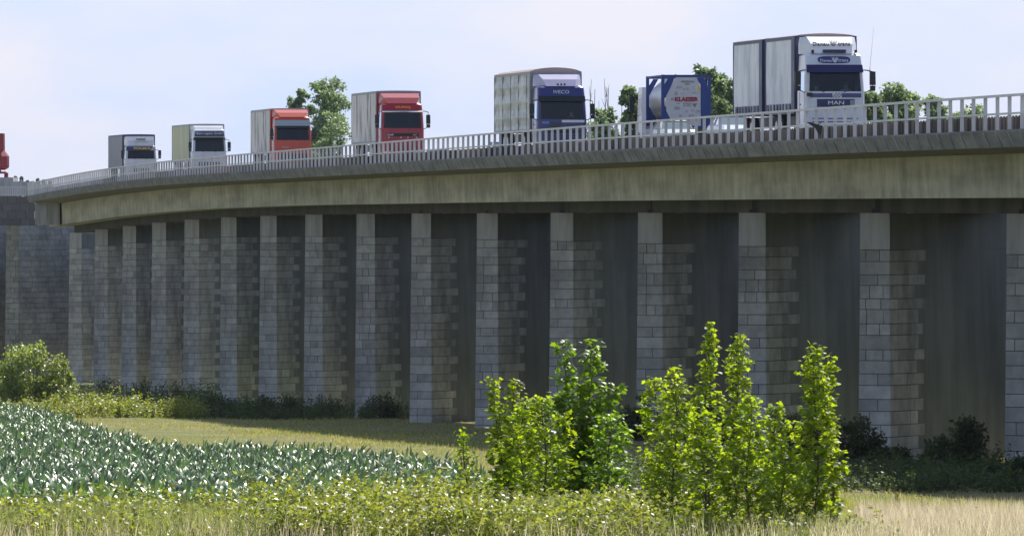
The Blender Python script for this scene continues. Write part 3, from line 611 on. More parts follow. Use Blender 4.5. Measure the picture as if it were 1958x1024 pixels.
# 3: dark red truck
red = paint('crimson_paint', (.42, .014, .035)); 
T3, zs, yf, hwz, bx = truck(dict(px=770, D=530, rz=R(.5), ytop=172, mat=red, label='crimson truck with yellow "DUNAJ" above its windscreen and a stained grey trailer', L=13.6, side=M['tarp_dirty'], trim=M['greytrim'], rooft=M['roof_white'], endm=M['greytrim'],
    visor=M['greytrim'], visorz=(2.84, 2.74), vt=2.84, wt=2.74, wb=1.82, roof=3.26, dt=3.82, dw=(.85, 1.12), bow=.03, grille=(1.54, 1.36), gw=.92, slats=5, arm=.26))
M['yellowl'] = mat('yellow_letters', (.80, .50, .05), .5)
text('DUNAJ', .85, .17, (.05, yf(3.0)-.05, 3.0*zs), M['yellowl'], T3, tilt=78, bold=.005)
text('DAF', .36, .09, (-.70, -.03, 1.45*zs), M['silverletter'], T3, bold=.02); text('XF', .24, .08, (.70, -.03, 1.45*zs), M['silverletter'], T3)
for x in (-.8, -.1, .3, .8): bx('marker_lamp', M['lamp'], (x-.04, x+.04, -.03, 0, 1.29, 1.33))
bx('door_post', red, (-1.29, -1.24, 2.1, 2.34, 1.1, 3.9))

# 4: orange-red truck
orr = paint('orange_red_paint', (.62, .07, .028))
T4, zs, yf, hwz, bx = truck(dict(px=560, D=608, rz=R(.5), ytop=206, mat=orr, label='orange-red truck with a pale blue-grey screen visor and grey dirty trailer', L=13.6, side=M['tarp_dirty'], trim=M['greytrim'], rooft=M['roof_white'], endm=orr,
    visor=mat('pale_visor', (.34, .42, .47), .3), visorz=(3.18, 2.80), vt=2.82, wt=2.66, wb=1.84, roof=3.42, dt=3.88, dw=(.8, 1.1), bow=.03, grille=(.95, .5), gw=.95, slats=2, arm=.17))
text('RENAULT', .42, .06, (-.5, -.03, 1.38*zs), M['silverletter'], T4)
bx('lower_visor_band', M['black'], (-1.1, 1.1, .0, .16, 2.64, 2.79)); bx('door_post', orr, (-1.29, -1.24, 2.1, 2.34, 1.1, 3.9))

# 5: white truck with lettering board
T5, zs, yf, hwz, bx = truck(dict(px=401, D=678, rz=R(1), ytop=236, mat=whitep, label='white truck with a dark "Bahn Logistic GmbH" board over its windscreen', L=13.6, side=M['tarp_yellow'], trim=M['greytrim'], rooft=M['roof_white'], endm=whitep,
    visor=M['black'], visorz=(2.88, 2.68), vt=2.88, wt=2.68, wb=1.76, roof=3.55, dt=3.82, dw=(1.0, 1.08), dy=(.7, 1.3), bow=.03, grille=(.95, .5), gw=.8, slats=2, arm=.22))
mb = MB(); mb.hexa([(-1.08, .10, 2.99), (1.08, .10, 2.99), (1.08, .3, 2.99), (-1.08, .3, 2.99)], [(-1.02, .18, 3.38), (1.02, .18, 3.38), (1.02, .4, 3.38), (-1.02, .4, 3.38)]); mb.build('name_board', M['navytrim'], T5, zs=zs)
text('Bahn Logistic GmbH', 1.9, .24, (0, .10, 3.19*zs), M['white'], T5, tilt=78, bold=.0, depth=.02)

# 6: farthest truck
T6, zs, yf, hwz, bx = truck(dict(px=270, D=735, rz=R(.8), ytop=256, mat=whitep, label='white truck with dark "POLSKA" visor and a dark navy trailer, farthest of the queue', L=13.6, side=M['tarp_navy'], trim=M['navytrim'], rooft=M['navytrim'], endm=M['tarp_navy'],
    visor=M['navytrim'], visorz=(2.90, 2.54), vt=2.7, wt=2.54, wb=1.80, roof=3.0, dt=3.78, dw=(1.02, 1.1), dy=(.5, 1.0), bow=.03, grille=(1.0, .5), gw=.7, slats=3, arm=.26))
text('POLSKA', 1.35, .19, (.1, yf(2.6)-.11, 2.73*zs), M['yellowl'], T6, tilt=82, bold=.03, depth=.02)
bx('roof_vent', M['greytrim'], (-.35, .4, .62, .9, 3.48, 3.62)); bx('cooler_line', M['greytrim'], (-.5, .55, .6, .9, 3.28, 3.31))

# ---------------- tank container truck (seen from behind)
D = 452; s = F/D; tx = thing('tank_truck', Vector(((1312-979)/s, D, zsm(D)+.205)), 'blue-framed silver tank container on a truck, its white end board lettered "KLAESER"', 'tank truck', None, TH)
M['bframe'] = mat('blue_frame', (.02, .055, .24), .5); M['tank'] = mat('polished_tank', (.62, .62, .64), .28, .9, noise=(.5, 3, .5), col2=(.45, .43, .42))
M['board'] = mat('end_board', (.60, .60, .63), .5, noise=(3, 3, 3), col2=(.52, .52, .56))
z0, z1 = 1.12, 3.72; yl = 6.05
def bxx(name, m, *bs):
    mb = MB()
    for b_ in bs: mb.box(*b_)
    return mb.build(name, m, tx)
for y in (0, yl-.15):
    mb = MB()
    for sx in (-1, 1):
        mb.box(sx*1.145-.075, sx*1.145+.075, y, y+.15, z0, z1)
        for zz, dz in ((z1, -1), (z0, 1)):   # corner gussets
            x_ = sx*1.06
            P = [(x_, zz+dz*.45), (x_, zz+dz*.95), (x_-sx*.45, zz+dz*.14), (x_-sx*.2, zz+dz*.14)] if dz < 0 else [(x_, zz+dz*.1), (x_, zz+dz*1.1), (x_-sx*.35, zz+dz*.5), (x_-sx*.5, zz+dz*.1)]
            o_ = [0, 1, 2, 3]; vv = [(p[0], y+.03, p[1]) for p in P]+[(p[0], y+.09, p[1]) for p in P]
            mb.add(vv, [(0, 1, 2, 3), (7, 6, 5, 4), (0, 4, 5, 1), (1, 5, 6, 2), (2, 6, 7, 3), (3, 7, 4, 0)])
    mb.box(-1.07, 1.07, y+.01, y+.14, z1-.13, z1-.005); mb.box(-1.07, 1.07, y+.01, y+.14, z0+.005, z0+.15); mb.build('end_frame', M['bframe'], tx)
bxx('side_rail', M['bframe'], (-1.21, -1.09, .15, yl-.15, z0+.01, z0+.13), (1.09, 1.21, .15, yl-.15, z0+.01, z0+.13), (-1.2, -1.13, .15, yl-.15, z1-.09, z1-.01), (1.13, 1.2, .15, yl-.15, z1-.09, z1-.01))
mb = MB(); prof = [(.3, .14), (.8, .2), (1.0, .32), (1.13, .5)]
for i in range(12): y = .5+i*.42; prof += [(1.13, y+.02), (1.145, y+.04), (1.145, y+.08), (1.13, y+.1)]
prof += [(1.0, yl-.3), (.3, yl-.2)]; mb.lathe(prof, (0, 0, (z0+z1)/2+.02), 'y', 32); mb.build('tank', M['tank'], tx, smooth=True)
mb = MB(); P = [(-.52, z1-.12), (.52, z1-.10), (.62, z1-.34), (.70, z1-.7), (.70, z0+.3), (.55, z0+.08), (-.45, z0+.08), (-.62, z0+.35), (-.92, z0+.8), (-.94, z1-1.15), (-.80, z1-.75)]
P = [(-.50, z1-.13), (.50, z1-.13), (.70, z1-.55), (.72, z0+.1), (-.62, z0+.1), (-.99, z0+.85), (-.99, z1-1.05)]
n = len(P); mb.add([(x, -.02, z) for x, z in P]+[(x, .02, z) for x, z in P], [tuple(reversed(range(n))), tuple(range(n, 2*n))]+[(i, (i+1) % n, n+(i+1) % n, n+i) for i in range(n)]); mb.build('end_board', M['board'], tx)
# blue cheek plates either side of the board
mb = MB()
for P in ([(.72, z0+.1), (1.07, z0+.1), (1.07, z1-.75), (.72, z1-.45)], [(-1.07, z0+.15), (-.70, z0+.15), (-.99, z0+.85), (-1.07, z0+1.0)], [(-1.07, z1-1.15), (-.99, z1-1.1), (-.60, z1-.2), (-.72, z1-.2), (-1.07, z1-.75)], [(.52, z1-.16), (.66, z1-.16), (1.07, z1-.7), (.73, z1-.52)]):
    n = len(P); mb.add([(x, .022, z) for x, z in P]+[(x, .06, z) for x, z in P], [tuple(range(n)), tuple(reversed(range(n, 2*n)))]+[(i, (i+1) % n, n+(i+1) % n, n+i) for i in range(n)])
mb.build('cheek_plate', M['bframe'], tx)
M['crim'] = mat('dark_red_letters', (.35, .01, .04), .6); text('KLAESER', 1.15, .22, (.02, -.03, z1-1.20), M['crim'], tx, bold=.05)
M['gl'] = mat('grey_print', (.20, .21, .24), .7)
text('HOYU PO 672 6', .62, .10, (.08, -.03, z1-.34), M['gl'], tx); text('22T6', .22, .07, (.05, -.03, z1-.46), M['gl'], tx)
st = MB(); random.seed(11)
for (x, z, w_, h_, c) in ((-.34, z1-.62, .26, .12, 0), (-.02, z1-.70, .26, .13, 0), (-.50, z1-.92, .15, .18, 0), (-.18, z1-.90, .22, .03, 0), (-.2, z1-.96, .18, .03, 0), (.38, z1-.58, .12, .03, 0), (.36, z1-.66, .1, .03, 0), (.40, z1-.76, .12, .03, 0), (.38, z1-.86, .2, .03, 0), (.44, z1-.91, .3, .03, 0), (-.45, z1-1.64, .28, .16, 0), (-.4, z1-1.42, .2, .04, 0), (.05, z1-1.46, .4, .2, 0), (.02, z1-1.8, .1, .12, 0), (.3, z1-1.75, .16, .08, 0), (.58, z1-1.8, .22, .14, 0), (-.28, z1-2.0, .14, .1, 0), (.26, z1-2.0, .26, .13, 0)):
    st.box(x-w_/2, x+w_/2, -.027, -.021, z-h_/2, z+h_/2)
st.build('stickers', mat('sticker_grey', (.28, .29, .30), .6, noise=(12, 12, 12), col2=(.5, .5, .5)), tx)
mb = MB(); mb.add([(.50, -.028, z1-.75), (.72, -.028, z1-.75), (.61, -.028, z1-.55)], [(0, 1, 2)]); mb.build('warning_triangle', M['yellowl'], tx)
mb = MB(); mb.add([(.28, -.028, z1-1.42), (.55, -.028, z1-1.40), (.42, -.028, z1-1.62)], [(0, 1, 2)]); mb.build('diamond_label', M['gl'], tx)
text('ES', .12, .12, (-.68, -.03, z1-1.2), M['gl'], tx)
bxx('chassis', M['black'], (-.5, .5, .3, 9.5, .6, 1.1), (-1.2, 1.2, .1, .3, .7, 1.0), (-1.2, 1.2, .02, .1, .45, .65))
for y in (1.2, 2.5, 3.8, 8.9): 
    for sx in (-1, 1): wheel(tx, sx*1.08, y)
mb = MB(); mb.hexa([(-1.22, 7.6, .6), (1.22, 7.6, .6), (1.22, 9.8, .6), (-1.22, 9.8, .6)], [(-1.2, 7.7, 3.2), (1.2, 7.7, 3.2), (1.15, 9.5, 3.2), (-1.15, 9.5, 3.2)]); mb.build('cab', M['white'], tx)
for sx in (-1, 1):
    mb = MB(); mb.box(sx*1.52-.12, sx*1.52+.12, 9.2, 9.4, 2.0, 2.75); mb.tube([(sx*1.2, 9.3, 2.8), (sx*1.5, 9.3, 2.8), (sx*1.5, 9.3, 1.9), (sx*1.2, 9.3, 1.8)], .025, 5); mb.build('mirror', M['black'], tx)
for sx in (-1, 1): bxx('tail_lamp', mat('red_lens', (.5, .02, .02), .3), (sx*.95-.15, sx*.95+.15, -.0, .02, .5, .62))

# ---------------- cars
def car(px, D, X0, col, label, away=False, van=False):
    s = F/D; X = (px-979)/s; r = thing('car', (X, D, zsm(D)+.205), label, 'car', None, TH+(math.pi if away else 0))
    lv = [(.25, .80, 0, 4.25), (.45, .86, -.04, 4.3), (.75, .88, .05, 4.3), (.95, .82, .45, 4.2), (.99, .76, .95, 4.1)]
    def ring(hw, y0, y1): c = .12; return [(-hw, y1-c), (-hw, y0+c*2), (-hw+c*2, y0), (hw-c*2, y0), (hw, y0+c*2), (hw, y1-c), (hw-c, y1), (-hw+c, y1)]
    b_ = MB(); rs = [[(x, y, z) for x, y in ring(hw, a0, a1)] for z, hw, a0, a1 in lv]
    for i in range(len(rs)-1): b_.add(rs[i]+rs[i+1], [(j, (j+1) % 8, 8+(j+1) % 8, 8+j) for j in range(8)])
    b_.add(rs[-1], [tuple(reversed(range(8)))]); b_.add(rs[0], [tuple(range(8))]); b_.build('body', col, r)
    g_ = MB(); A = [(-.74, 1.0, .985), (.74, 1.0, .985), (.76, 3.95, .985), (-.76, 3.95, .985)]; T = [(-.58, 1.75, 1.42), (.58, 1.75, 1.42), (.58, 3.35, 1.43), (-.58, 3.35, 1.43)]
    g_.hexa(A, T); g_.build('windows', M['cglass'], r)
    rf = MB(); rf.hexa([(-.60, 1.7, 1.42), (.60, 1.7, 1.42), (.60, 3.4, 1.43), (-.60, 3.4, 1.43)], [(-.5, 1.85, 1.475), (.5, 1.85, 1.475), (.5, 3.2, 1.48), (-.5, 3.2, 1.48)]); rf.build('roof', col, r)
    pl = MB()
    for sx in (-1, 1):
        pl.tube([(sx*.75, .98, .985), (sx*.59, 1.74, 1.43)], .035, 5); pl.tube([(sx*.77, 3.97, .985), (sx*.59, 3.36, 1.43)], .04, 5); pl.tube([(sx*.765, 2.5, .985), (sx*.60, 2.5, 1.43)], .03, 5)
    pl.build('pillars', col, r)
    for sx in (-1, 1):
        for y in (.8, 3.4): wheel(r, sx*.76, y, .31, .2)
        h = MB(); h.box(sx*.6-.14, sx*.6+.14, .0, .06, .58, .72); h.build('headlight', M['lamp'], r)
        h = MB(); h.box(sx*.92-.08, sx*.92+.08, 1.15, 1.25, .95, 1.1); h.build('mirror', col, r)
    r.scale = (1, 1, .88)
    return r
M['cglass'] = mat('car_glass', (.10, .17, .20), .06, spec=1, coat=1)
car(1299, 430, 56, paint('silver_blue_paint', (.50, .56, .62)), 'silver-blue car following the blue and white truck, in front of the tank container')
car(1412, 409, 56, paint('pale_car_paint', (.62, .68, .78), (.5, .58, .75)), 'pale blue car tucked right behind the trailer of the blue and white truck')
car(950, 556, 62, paint('white_car_paint', (.75, .76, .8)), 'white car on the far lane seen low behind the railing left of the navy truck', True)
car(830, 618, 62, paint('dark_car_paint', (.05, .055, .07)), 'dark car on the far lane, just right of the crimson truck', True)

# ------------------------------------------------------------------ foliage
def leafmat(n, c, c2, tone=.35, trans=.45, rough=.45, spec=.5, tt=(2.6, 2.4, .9)):
    return mat(n, c, rough, noise=(1.1, 1.1, 1.1), col2=c2, tone=tone, trans=trans, spec=spec, tt=tt)
M['maple'] = leafmat('maple_leaf', (.14, .205, .015), (.175, .22, .016), .5, .55, .46, .35, (3.05, 2.95, .75))
M['mapleN'] = leafmat('young_leaf', (.14, .15, .015), (.17, .14, .02), .3, .5, .4)
M['tree'] = leafmat('tree_leaf', (.25, .31, .21), (.18, .235, .155), .4, .35, .5, .4, (1.9, 2.1, 1.1))
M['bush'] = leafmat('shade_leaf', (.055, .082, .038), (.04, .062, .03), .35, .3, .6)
M['shade_tree'] = leafmat('shade_tree_leaf', (.03, .048, .022), (.022, .036, .018), .35, .1, .7)  # dark leaves of the unseen tree belt added to shade the piers
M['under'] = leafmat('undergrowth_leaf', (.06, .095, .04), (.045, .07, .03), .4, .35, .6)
M['willow'] = leafmat('willow_leaf', (.22, .27, .15), (.14, .20, .06), .4, .45, .35)
M['weed'] = leafmat('weed_leaf', (.15, .20, .035), (.20, .22, .06), .5, .4, .45)
M['umbel'] = leafmat('pale_flower', (.34, .36, .20), (.28, .32, .15), .3, .3, .8)
M['corn'] = leafmat('corn_leaf', (.13, .215, .09), (.09, .17, .06), .6, .2, .42, 1.0)
M['weedgrass'] = leafmat('green_grass', (.16, .20, .08), (.27, .27, .15), .5, .4, .6, .4, (2.0, 2.0, 1.1))
M['straw'] = leafmat('dry_grass', (.62, .56, .47), (.50, .45, .35), .35, .5, .8, .3, (1.5, 1.42, 1.2))
M['grass'] = leafmat('meadow_grass', (.24, .28, .085), (.34, .31, .14), .4, .45, .8, .3, (2.0, 1.9, 1.1))
LEAF = [(0, 0, 0), (.38, .45, .08), (0, 1, -.08), (-.38, .45, .08)]; LF = [(0, 1, 2, 3)]
mp_pts = [(0, 0), (.42, -.02), (.30, .22), (.62, .45), (.32, .50), (.28, .62), (0, 1.0), (-.28, .62), (-.32, .50), (-.62, .45), (-.30, .22), (-.42, -.02)]
MAPLE = [(0, .35, .06)]+[(x, y, -.10*abs(x)-.12*max(0, y-.4)) for x, y in mp_pts]; MF = [(0, i+1, (i+1) % 12+1) for i in range(12)]
BLADE = [(-.5, 0, 0), (.5, 0, 0), (.35, .1, .55), (-.35, .1, .55), (.05, .3, 1), (-.05, .3, 1)]; BF = [(0, 1, 2, 3), (3, 2, 4, 5)]

def sapling(px, ytop, D, prof, label, leaf=.13, dens=1.0, seed=0, lean=0, name='maple_sapling', m='maple', ybot=None, droop=.25):
    """prof: list of (fraction of height, half width in metres)"""
    rr = np.random.default_rng(seed); base = at(px, D); s = F/D; H = (HZ-ytop)/s-base.z
    root = thing(name, base, label, 'sapling', 'young maples in the foreground')
    hs, ws = zip(*prof); ws = [w_*1.2 for w_ in ws]; dens *= 1.5; leaf *= .84; P = []; Y = []; ST_ = MB()
    spine = lambda h: Vector((lean*h*H+.05*math.sin(h*7+seed), .05*math.cos(h*6+seed), h*H))
    ST_.tube([spine(h) for h in np.linspace(0, 1, 14)], list(np.linspace(.032, .006, 14)), 6)
    nb = int(H*20*dens)
    for i in range(nb):
        h = 1-(1-(i+.5)/nb)**1.0; h = min(1, max(.02, h+rr.normal(0, .01))); wd = float(np.interp(h, hs, ws))*rr.uniform(.55, 1.12)
        an = i*2.4+rr.normal(0, .4); p0 = spine(h); up = rr.uniform(.35, .9)
        tip = p0+Vector((math.cos(an)*wd, math.sin(an)*wd, wd*up))
        ST_.tube([p0, (p0+tip)/2+Vector((0, 0, -.03)), tip], [.008, .006, .003], 4)
        nl = max(4, int(wd*24*dens)+3)
        for k in range(nl):
            f = rr.uniform(.25, 1.0)**.7; q_ = p0.lerp(tip, f)
            P.append((q_.x+rr.normal(0, .045), q_.y+rr.normal(0, .045), q_.z+rr.normal(0, .04))); Y.append(an+rr.normal(0, .9)-math.pi/2)
    n = len(P); P = np.array(P); rot = rots(np.array(Y), rr.normal(-droop, .45, n), rr.normal(0, .45, n))
    sc = leaf*rr.uniform(.55, 1.15, n); tn = np.clip(rr.normal(.5, .28, n)+.35*(P[:, 2]/H-.5), 0, 1.3)
    ST_.build('stem', M['bark'], root)
    scatter('foliage', MAPLE, MF, P, rot, sc, tn, M[m], root)
    return root
sp = sapling
C1 = [(0, .35), (.3, .5), (.6, .42), (.85, .22), (1, .05)]
N1 = [(0, .30), (.3, .36), (.55, .30), (.72, .15), (.85, .13), (1, .04)]
COLM = [(0, .30), (.1, .42), (.35, .42), (.6, .30), (.8, .22), (.93, .12), (1, .05)]
WIDE = [(0, .4), (.3, .7), (.6, .62), (.85, .3), (1, .08)]
sp(1352, 616, 186, N1, 'tallest thin-topped maple sapling, left spire of the right-hand clump', seed=1, lean=0)
sp(1408, 645, 188, [(0, .34), (.3, .45), (.55, .32), (.72, .22), (.85, .22), (1, .05)], 'maple sapling with a knobbly double top beside the tallest one', seed=2, m='maple')
sp(1290, 705, 184, C1, 'bushy maple sapling in front on the left half of the right-hand clump', seed=3)
sp(1262, 728, 189, [(0, .42), (.3, .45), (.6, .35), (.9, .25), (1, .1)], 'leaning maple sapling at the left edge of the right-hand clump', seed=4, lean=-.02)
sp(1560, 662, 182, COLM, 'tall columnar maple sapling standing apart at the right', seed=5, leaf=.135, dens=1.15)
sp(1590, 682, 183, [(0, .1), (.4, .12), (.75, .14), (.9, .1), (1, .05)], 'slender second leader of the columnar sapling at the right', seed=6, lean=-.01)
sp(1480, 772, 186, C1, 'short maple sapling between the clump and the columnar one', seed=7)
sp(1432, 760, 180, [(0, .5), (.4, .5), (.8, .3), (1, .1)], 'dense low maple sapling in the middle front of the right-hand clump', seed=8)
sp(1345, 790, 180, [(0, .5), (.4, .52), (.8, .35), (1, .12)], 'dense low maple sapling front and centre under the tallest spire', seed=18)
def branchy(px, D, ytop, arms, label, seed, leaf=.15, m='maple'):
    """several leafy arms from one base: arms = list of (px_tip, y_tip, halfwidth m)"""
    rr = np.random.default_rng(seed); base = at(px, D); s = F/D
    root = thing('maple_sapling', base, label, 'sapling', 'young maples in the foreground'); ST_ = MB(); P = []; Y = []
    for (tx_, ty, hw) in arms:
        tip = Vector((gx(tx_, D)-base.x, rr.uniform(-.4, .4), (HZ-ty)/s-base.z)); mid = Vector((tip.x*.25, tip.y*.3, tip.z*.45))
        def cv(f): return (mid*2*f*(1-f))+tip*f*f if True else None
        ST_.tube([cv(f) for f in np.linspace(0, 1, 9)], list(np.linspace(.03, .006, 9)), 5)
        Ln = tip.length; nb = int(Ln*19)
        for i in range(nb):
            f = .15+.85*(i+.5)/nb; p0 = cv(f); an = i*2.4+rr.normal(0, .5); wd = 1.3*hw*rr.uniform(.4, 1.1)*(1.15-f*.75)
            t2 = p0+Vector((math.cos(an)*wd, math.sin(an)*wd, wd*rr.uniform(.2, .8))); ST_.tube([p0, t2], [.007, .003], 4)
            for k in range(max(6, int(wd*34))):
                q_ = p0.lerp(t2, rr.uniform(.15, 1)**.7); P.append((q_.x+rr.normal(0, .05), q_.y+rr.normal(0, .05), q_.z+rr.normal(0, .04))); Y.append(an+rr.normal(0, .9)-math.pi/2)
    n = len(P); P = np.array(P); rot = rots(np.array(Y), rr.normal(-.25, .45, n), rr.normal(0, .45, n))
    ST_.build('stem', M['bark'], root); scatter('foliage', MAPLE, MF, P, rot, leaf*rr.uniform(.55, 1.1, n), np.clip(rr.normal(.45, .28, n), 0, 1.3), M[m], root)
    return root
M['maple_d'] = leafmat('dark_maple_leaf', (.11, .19, .016), (.13, .20, .016), .4, .5, .42, .45, (2.8, 2.8, .8))
branchy(1105, 205, 650, [(1075, 655, .38), (1140, 658, .42), (1180, 740, .42), (1195, 820, .35), (1110, 740, .5), (1060, 760, .4), (1150, 800, .5)], 'large dark green branching maple, biggest of the left-hand clump', 21, .16, 'maple_d')
branchy(965, 196, 715, [(940, 722, .28), (985, 728, .3), (1010, 760, .3), (955, 790, .35)], 'small two-topped maple sapling at the left edge of the left-hand clump', 22, .13)
sp(1040, 762, 192, [(0, .5), (.3, .62), (.6, .5), (.9, .3), (1, .12)], 'rounded light green maple sapling in front of the big branching one', seed=23)
sp(1000, 772, 194, [(0, .45), (.4, .5), (.8, .35), (1, .1)], 'leafy maple sapling filling the gap left of the rounded one', seed=25)
sp(1165, 800, 198, [(0, .4), (.4, .5), (.8, .4), (1, .15)], 'drooping maple sapling at the right foot of the big branching one', seed=26, m='maple_d')
sp(1495, 850, 181, [(0, .4), (.5, .42), (1, .12)], 'low leafy maple seedling between the short and the columnar sapling', seed=28)
sp(890, 830, 195, [(0, .15), (.5, .2), (1, .1)], 'tiny maple seedling left of the left-hand clump', seed=24, leaf=.11)

# generic bushes / trees from leaf blobs
def blob_leaves(blobs, n, size, rr, shell=.45):
    P = []; ws_ = np.array([b_[3]*b_[4]*b_[5] for b_ in blobs])**.66; ws_ = ws_/ws_.sum(); ids = rr.choice(len(blobs), n, p=ws_); B = np.array([b_[:6] for b_ in blobs])[ids]
    d = rr.normal(size=(n, 3)); d /= np.linalg.norm(d, axis=1)[:, None]; r = rr.uniform(0, 1, n)**shell
    return B[:, :3]+d*B[:, 3:6]*r[:, None]
def bush(px, ytop, ybase, hw, label, m='bush', seed=0, n=1600, size=.16, name='bush', cat='bush', group=None, D=None, nb=14):
    rr = np.random.default_rng(seed); D = D or d_of_y(ybase); s = F/D; base = at(px, D); H = (HZ-ytop)/s-base.z; W = hw/s
    root = thing(name, base, label, cat, group); bl = []
    for i in range(nb):
        x = rr.uniform(-1, 1)*W*.8; hh = H*(1-.5*(abs(x)/W)**1.5)*(1.06 if i < 3 else rr.uniform(.65, 1.05)); r = rr.uniform(.18, .34)*min(H, W*1.2)
        bl.append((x, rr.normal(0, W*.25), max(r*.6, hh-r), r, r, r*.9)); bl.append((x+rr.normal(0, W*.1), rr.normal(0, W*.2), hh*.35, r*1.2, r*1.2, r*1.2))
    P = blob_leaves(bl, n, size, rr); P = P[P[:, 2] > -.1]; n = len(P)
    rot = rots(rr.uniform(0, 6.3, n), rr.normal(.2, .7, n), rr.normal(0, .6, n)); st_ = MB()
    for i in range(min(10, nb)): c = bl[2*i]; st_.tube([(c[0]*.2, c[1]*.2, -.1), (c[0]*.7, c[1]*.7, c[2]*.5), (c[0], c[1], c[2]+c[5]*.7)], [.05, .03, .01], 5)
    st_.build('stem', M['bark'], root); scatter('foliage', LEAF, LF, P, rot, size*rr.uniform(.6, 1.3, n), np.clip(rr.normal(.5, .3, n), 0, 1.4), M[m], root)
    return root
GB = 'shaded bushes at the feet of the piers'
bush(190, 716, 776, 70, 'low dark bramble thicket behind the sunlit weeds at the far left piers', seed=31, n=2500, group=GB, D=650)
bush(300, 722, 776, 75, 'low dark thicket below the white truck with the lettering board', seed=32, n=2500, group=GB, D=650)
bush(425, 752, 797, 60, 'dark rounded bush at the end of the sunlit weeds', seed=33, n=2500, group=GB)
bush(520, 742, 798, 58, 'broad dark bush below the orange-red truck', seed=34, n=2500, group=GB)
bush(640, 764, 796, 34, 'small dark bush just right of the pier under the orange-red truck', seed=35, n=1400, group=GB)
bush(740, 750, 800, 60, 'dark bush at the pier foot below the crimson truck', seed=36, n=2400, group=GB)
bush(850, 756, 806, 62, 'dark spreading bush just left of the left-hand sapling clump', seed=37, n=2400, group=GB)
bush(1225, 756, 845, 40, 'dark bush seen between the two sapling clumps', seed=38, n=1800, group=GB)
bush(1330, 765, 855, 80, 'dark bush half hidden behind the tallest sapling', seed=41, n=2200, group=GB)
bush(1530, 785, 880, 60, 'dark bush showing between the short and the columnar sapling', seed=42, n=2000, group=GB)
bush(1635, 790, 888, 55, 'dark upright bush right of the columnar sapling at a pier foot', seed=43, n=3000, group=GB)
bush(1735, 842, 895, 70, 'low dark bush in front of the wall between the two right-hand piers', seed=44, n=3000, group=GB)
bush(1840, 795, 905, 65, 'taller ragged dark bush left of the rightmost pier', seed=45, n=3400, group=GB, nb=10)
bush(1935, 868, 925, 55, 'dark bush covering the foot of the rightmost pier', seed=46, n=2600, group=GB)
bush(60, 640, 778, 72, 'sunlit grey-green willow bush at the left edge before the abutment', 'willow', 51, 9000, .20, 'willow_bush', 'bush', D=640, nb=22)
bush(118, 690, 775, 22, 'small silvery willow shoot leaning out beside the large willow bush', 'willow', 52, 900, .20, 'willow_bush', 'bush', D=636, nb=5)

def tree(px, ytop, D, hw, label, seed, n=2600, size=.27, m='tree', nb=16, cbot=.3, group='trees beyond the viaduct'):
    rr = np.random.default_rng(seed); s = F/D; base = at(px, D); H = (HZ-ytop)/s-base.z; W = hw/s; root = thing('tree', base, label, 'tree', group)
    bl = []; st_ = MB(); st_.tube([(0, 0, -.3), (.1, 0, H*.3), (-.1, .1, H*.6), (0, 0, H*.92)], [W*.09+.12, W*.06+.1, .1, .03], 7)
    zb_ = max(H*.25, H-W*4.2)
    for i in range(nb):
        f = (i+.5)/nb; z = zb_+(H-zb_)*f; ww = W*min(1, (H-z)/(W*1.9)+.12)**.65
        an = rr.uniform(0, 6.3); rad = ww*rr.uniform(.25, .85); r = W*rr.uniform(.26, .42); r = min(r, (H-z)+.35*W)
        c = Vector((math.cos(an)*rad, math.sin(an)*rad, z-r*.4)); bl.append((c.x, c.y, c.z, r, r, r*.8)); st_.tube([(0, 0, c.z*.75), c*.9 if 0 else Vector((c.x*.6, c.y*.6, c.z*.93)), c], [.10, .06, .03], 5)
        for k in range(5):
            d_ = Vector(rr.normal(size=3)).normalized()*r*rr.uniform(.95, 1.35); bl.append((c.x+d_.x, c.y+d_.y, min(H-r*.2, c.z+d_.z), r*.45, r*.45, r*.36))
    n = int(n*3.2); P = blob_leaves(bl, n, size, rr, .5); n = len(P); rot = rots(rr.uniform(0, 6.3, n), rr.normal(.1, .7, n), rr.normal(0, .6, n))
    st_.build('trunk', M['bark'], root); scatter('crown', LEAF, LF, P, rot, size*rr.uniform(.6, 1.3, n), np.clip(rr.normal(.5, .3, n), 0, 1.4), M[m], root); return root
tree(628, 152, 860, 64, 'tall airy green tree behind the gap between the orange-red and crimson trucks', 61, 5200, nb=22)
tree(572, 172, 870, 30, 'narrower tree top showing above the orange-red truck', 62, 2000, nb=12)
tree(650, 215, 850, 68, 'rounded tree crown low against the trailer of the crimson truck', 63, 2400)
tree(1207, 166, 640, 44, 'green tree just left of the blue-framed tank', 64, 2600)
tree(1150, 208, 620, 56, 'low rounded green bush-like tree right of the navy truck', 65, 2600, cbot=.1)
tree(1350, 128, 640, 58, 'tall green tree peering over the tank container', 66, 4200, nb=20)
tree(1395, 146, 650, 58, 'green tree between the tank container and the white tarpaulin trailer', 67, 3400)
tree(1290, 148, 660, 30, 'sparse tree top just above the roof rail of the tank container', 68, 1500)
tree(1700, 160, 600, 72, 'rounded green tree right of the blue and white truck', 69, 3800, nb=20)
tree(1665, 178, 590, 42, 'smaller green tree touching the mirror of the blue and white truck', 70, 2200)
tree(1790, 184, 610, 60, 'low tree top showing over the railing at right', 71, 3000)
tree(1735, 178, 605, 54, 'tree shoulder between the rounded tree and the low tree top at right', 72, 3200)
tree(1860, 204, 620, 80, 'lowest tree top level with the railing at far right', 73, 3000)
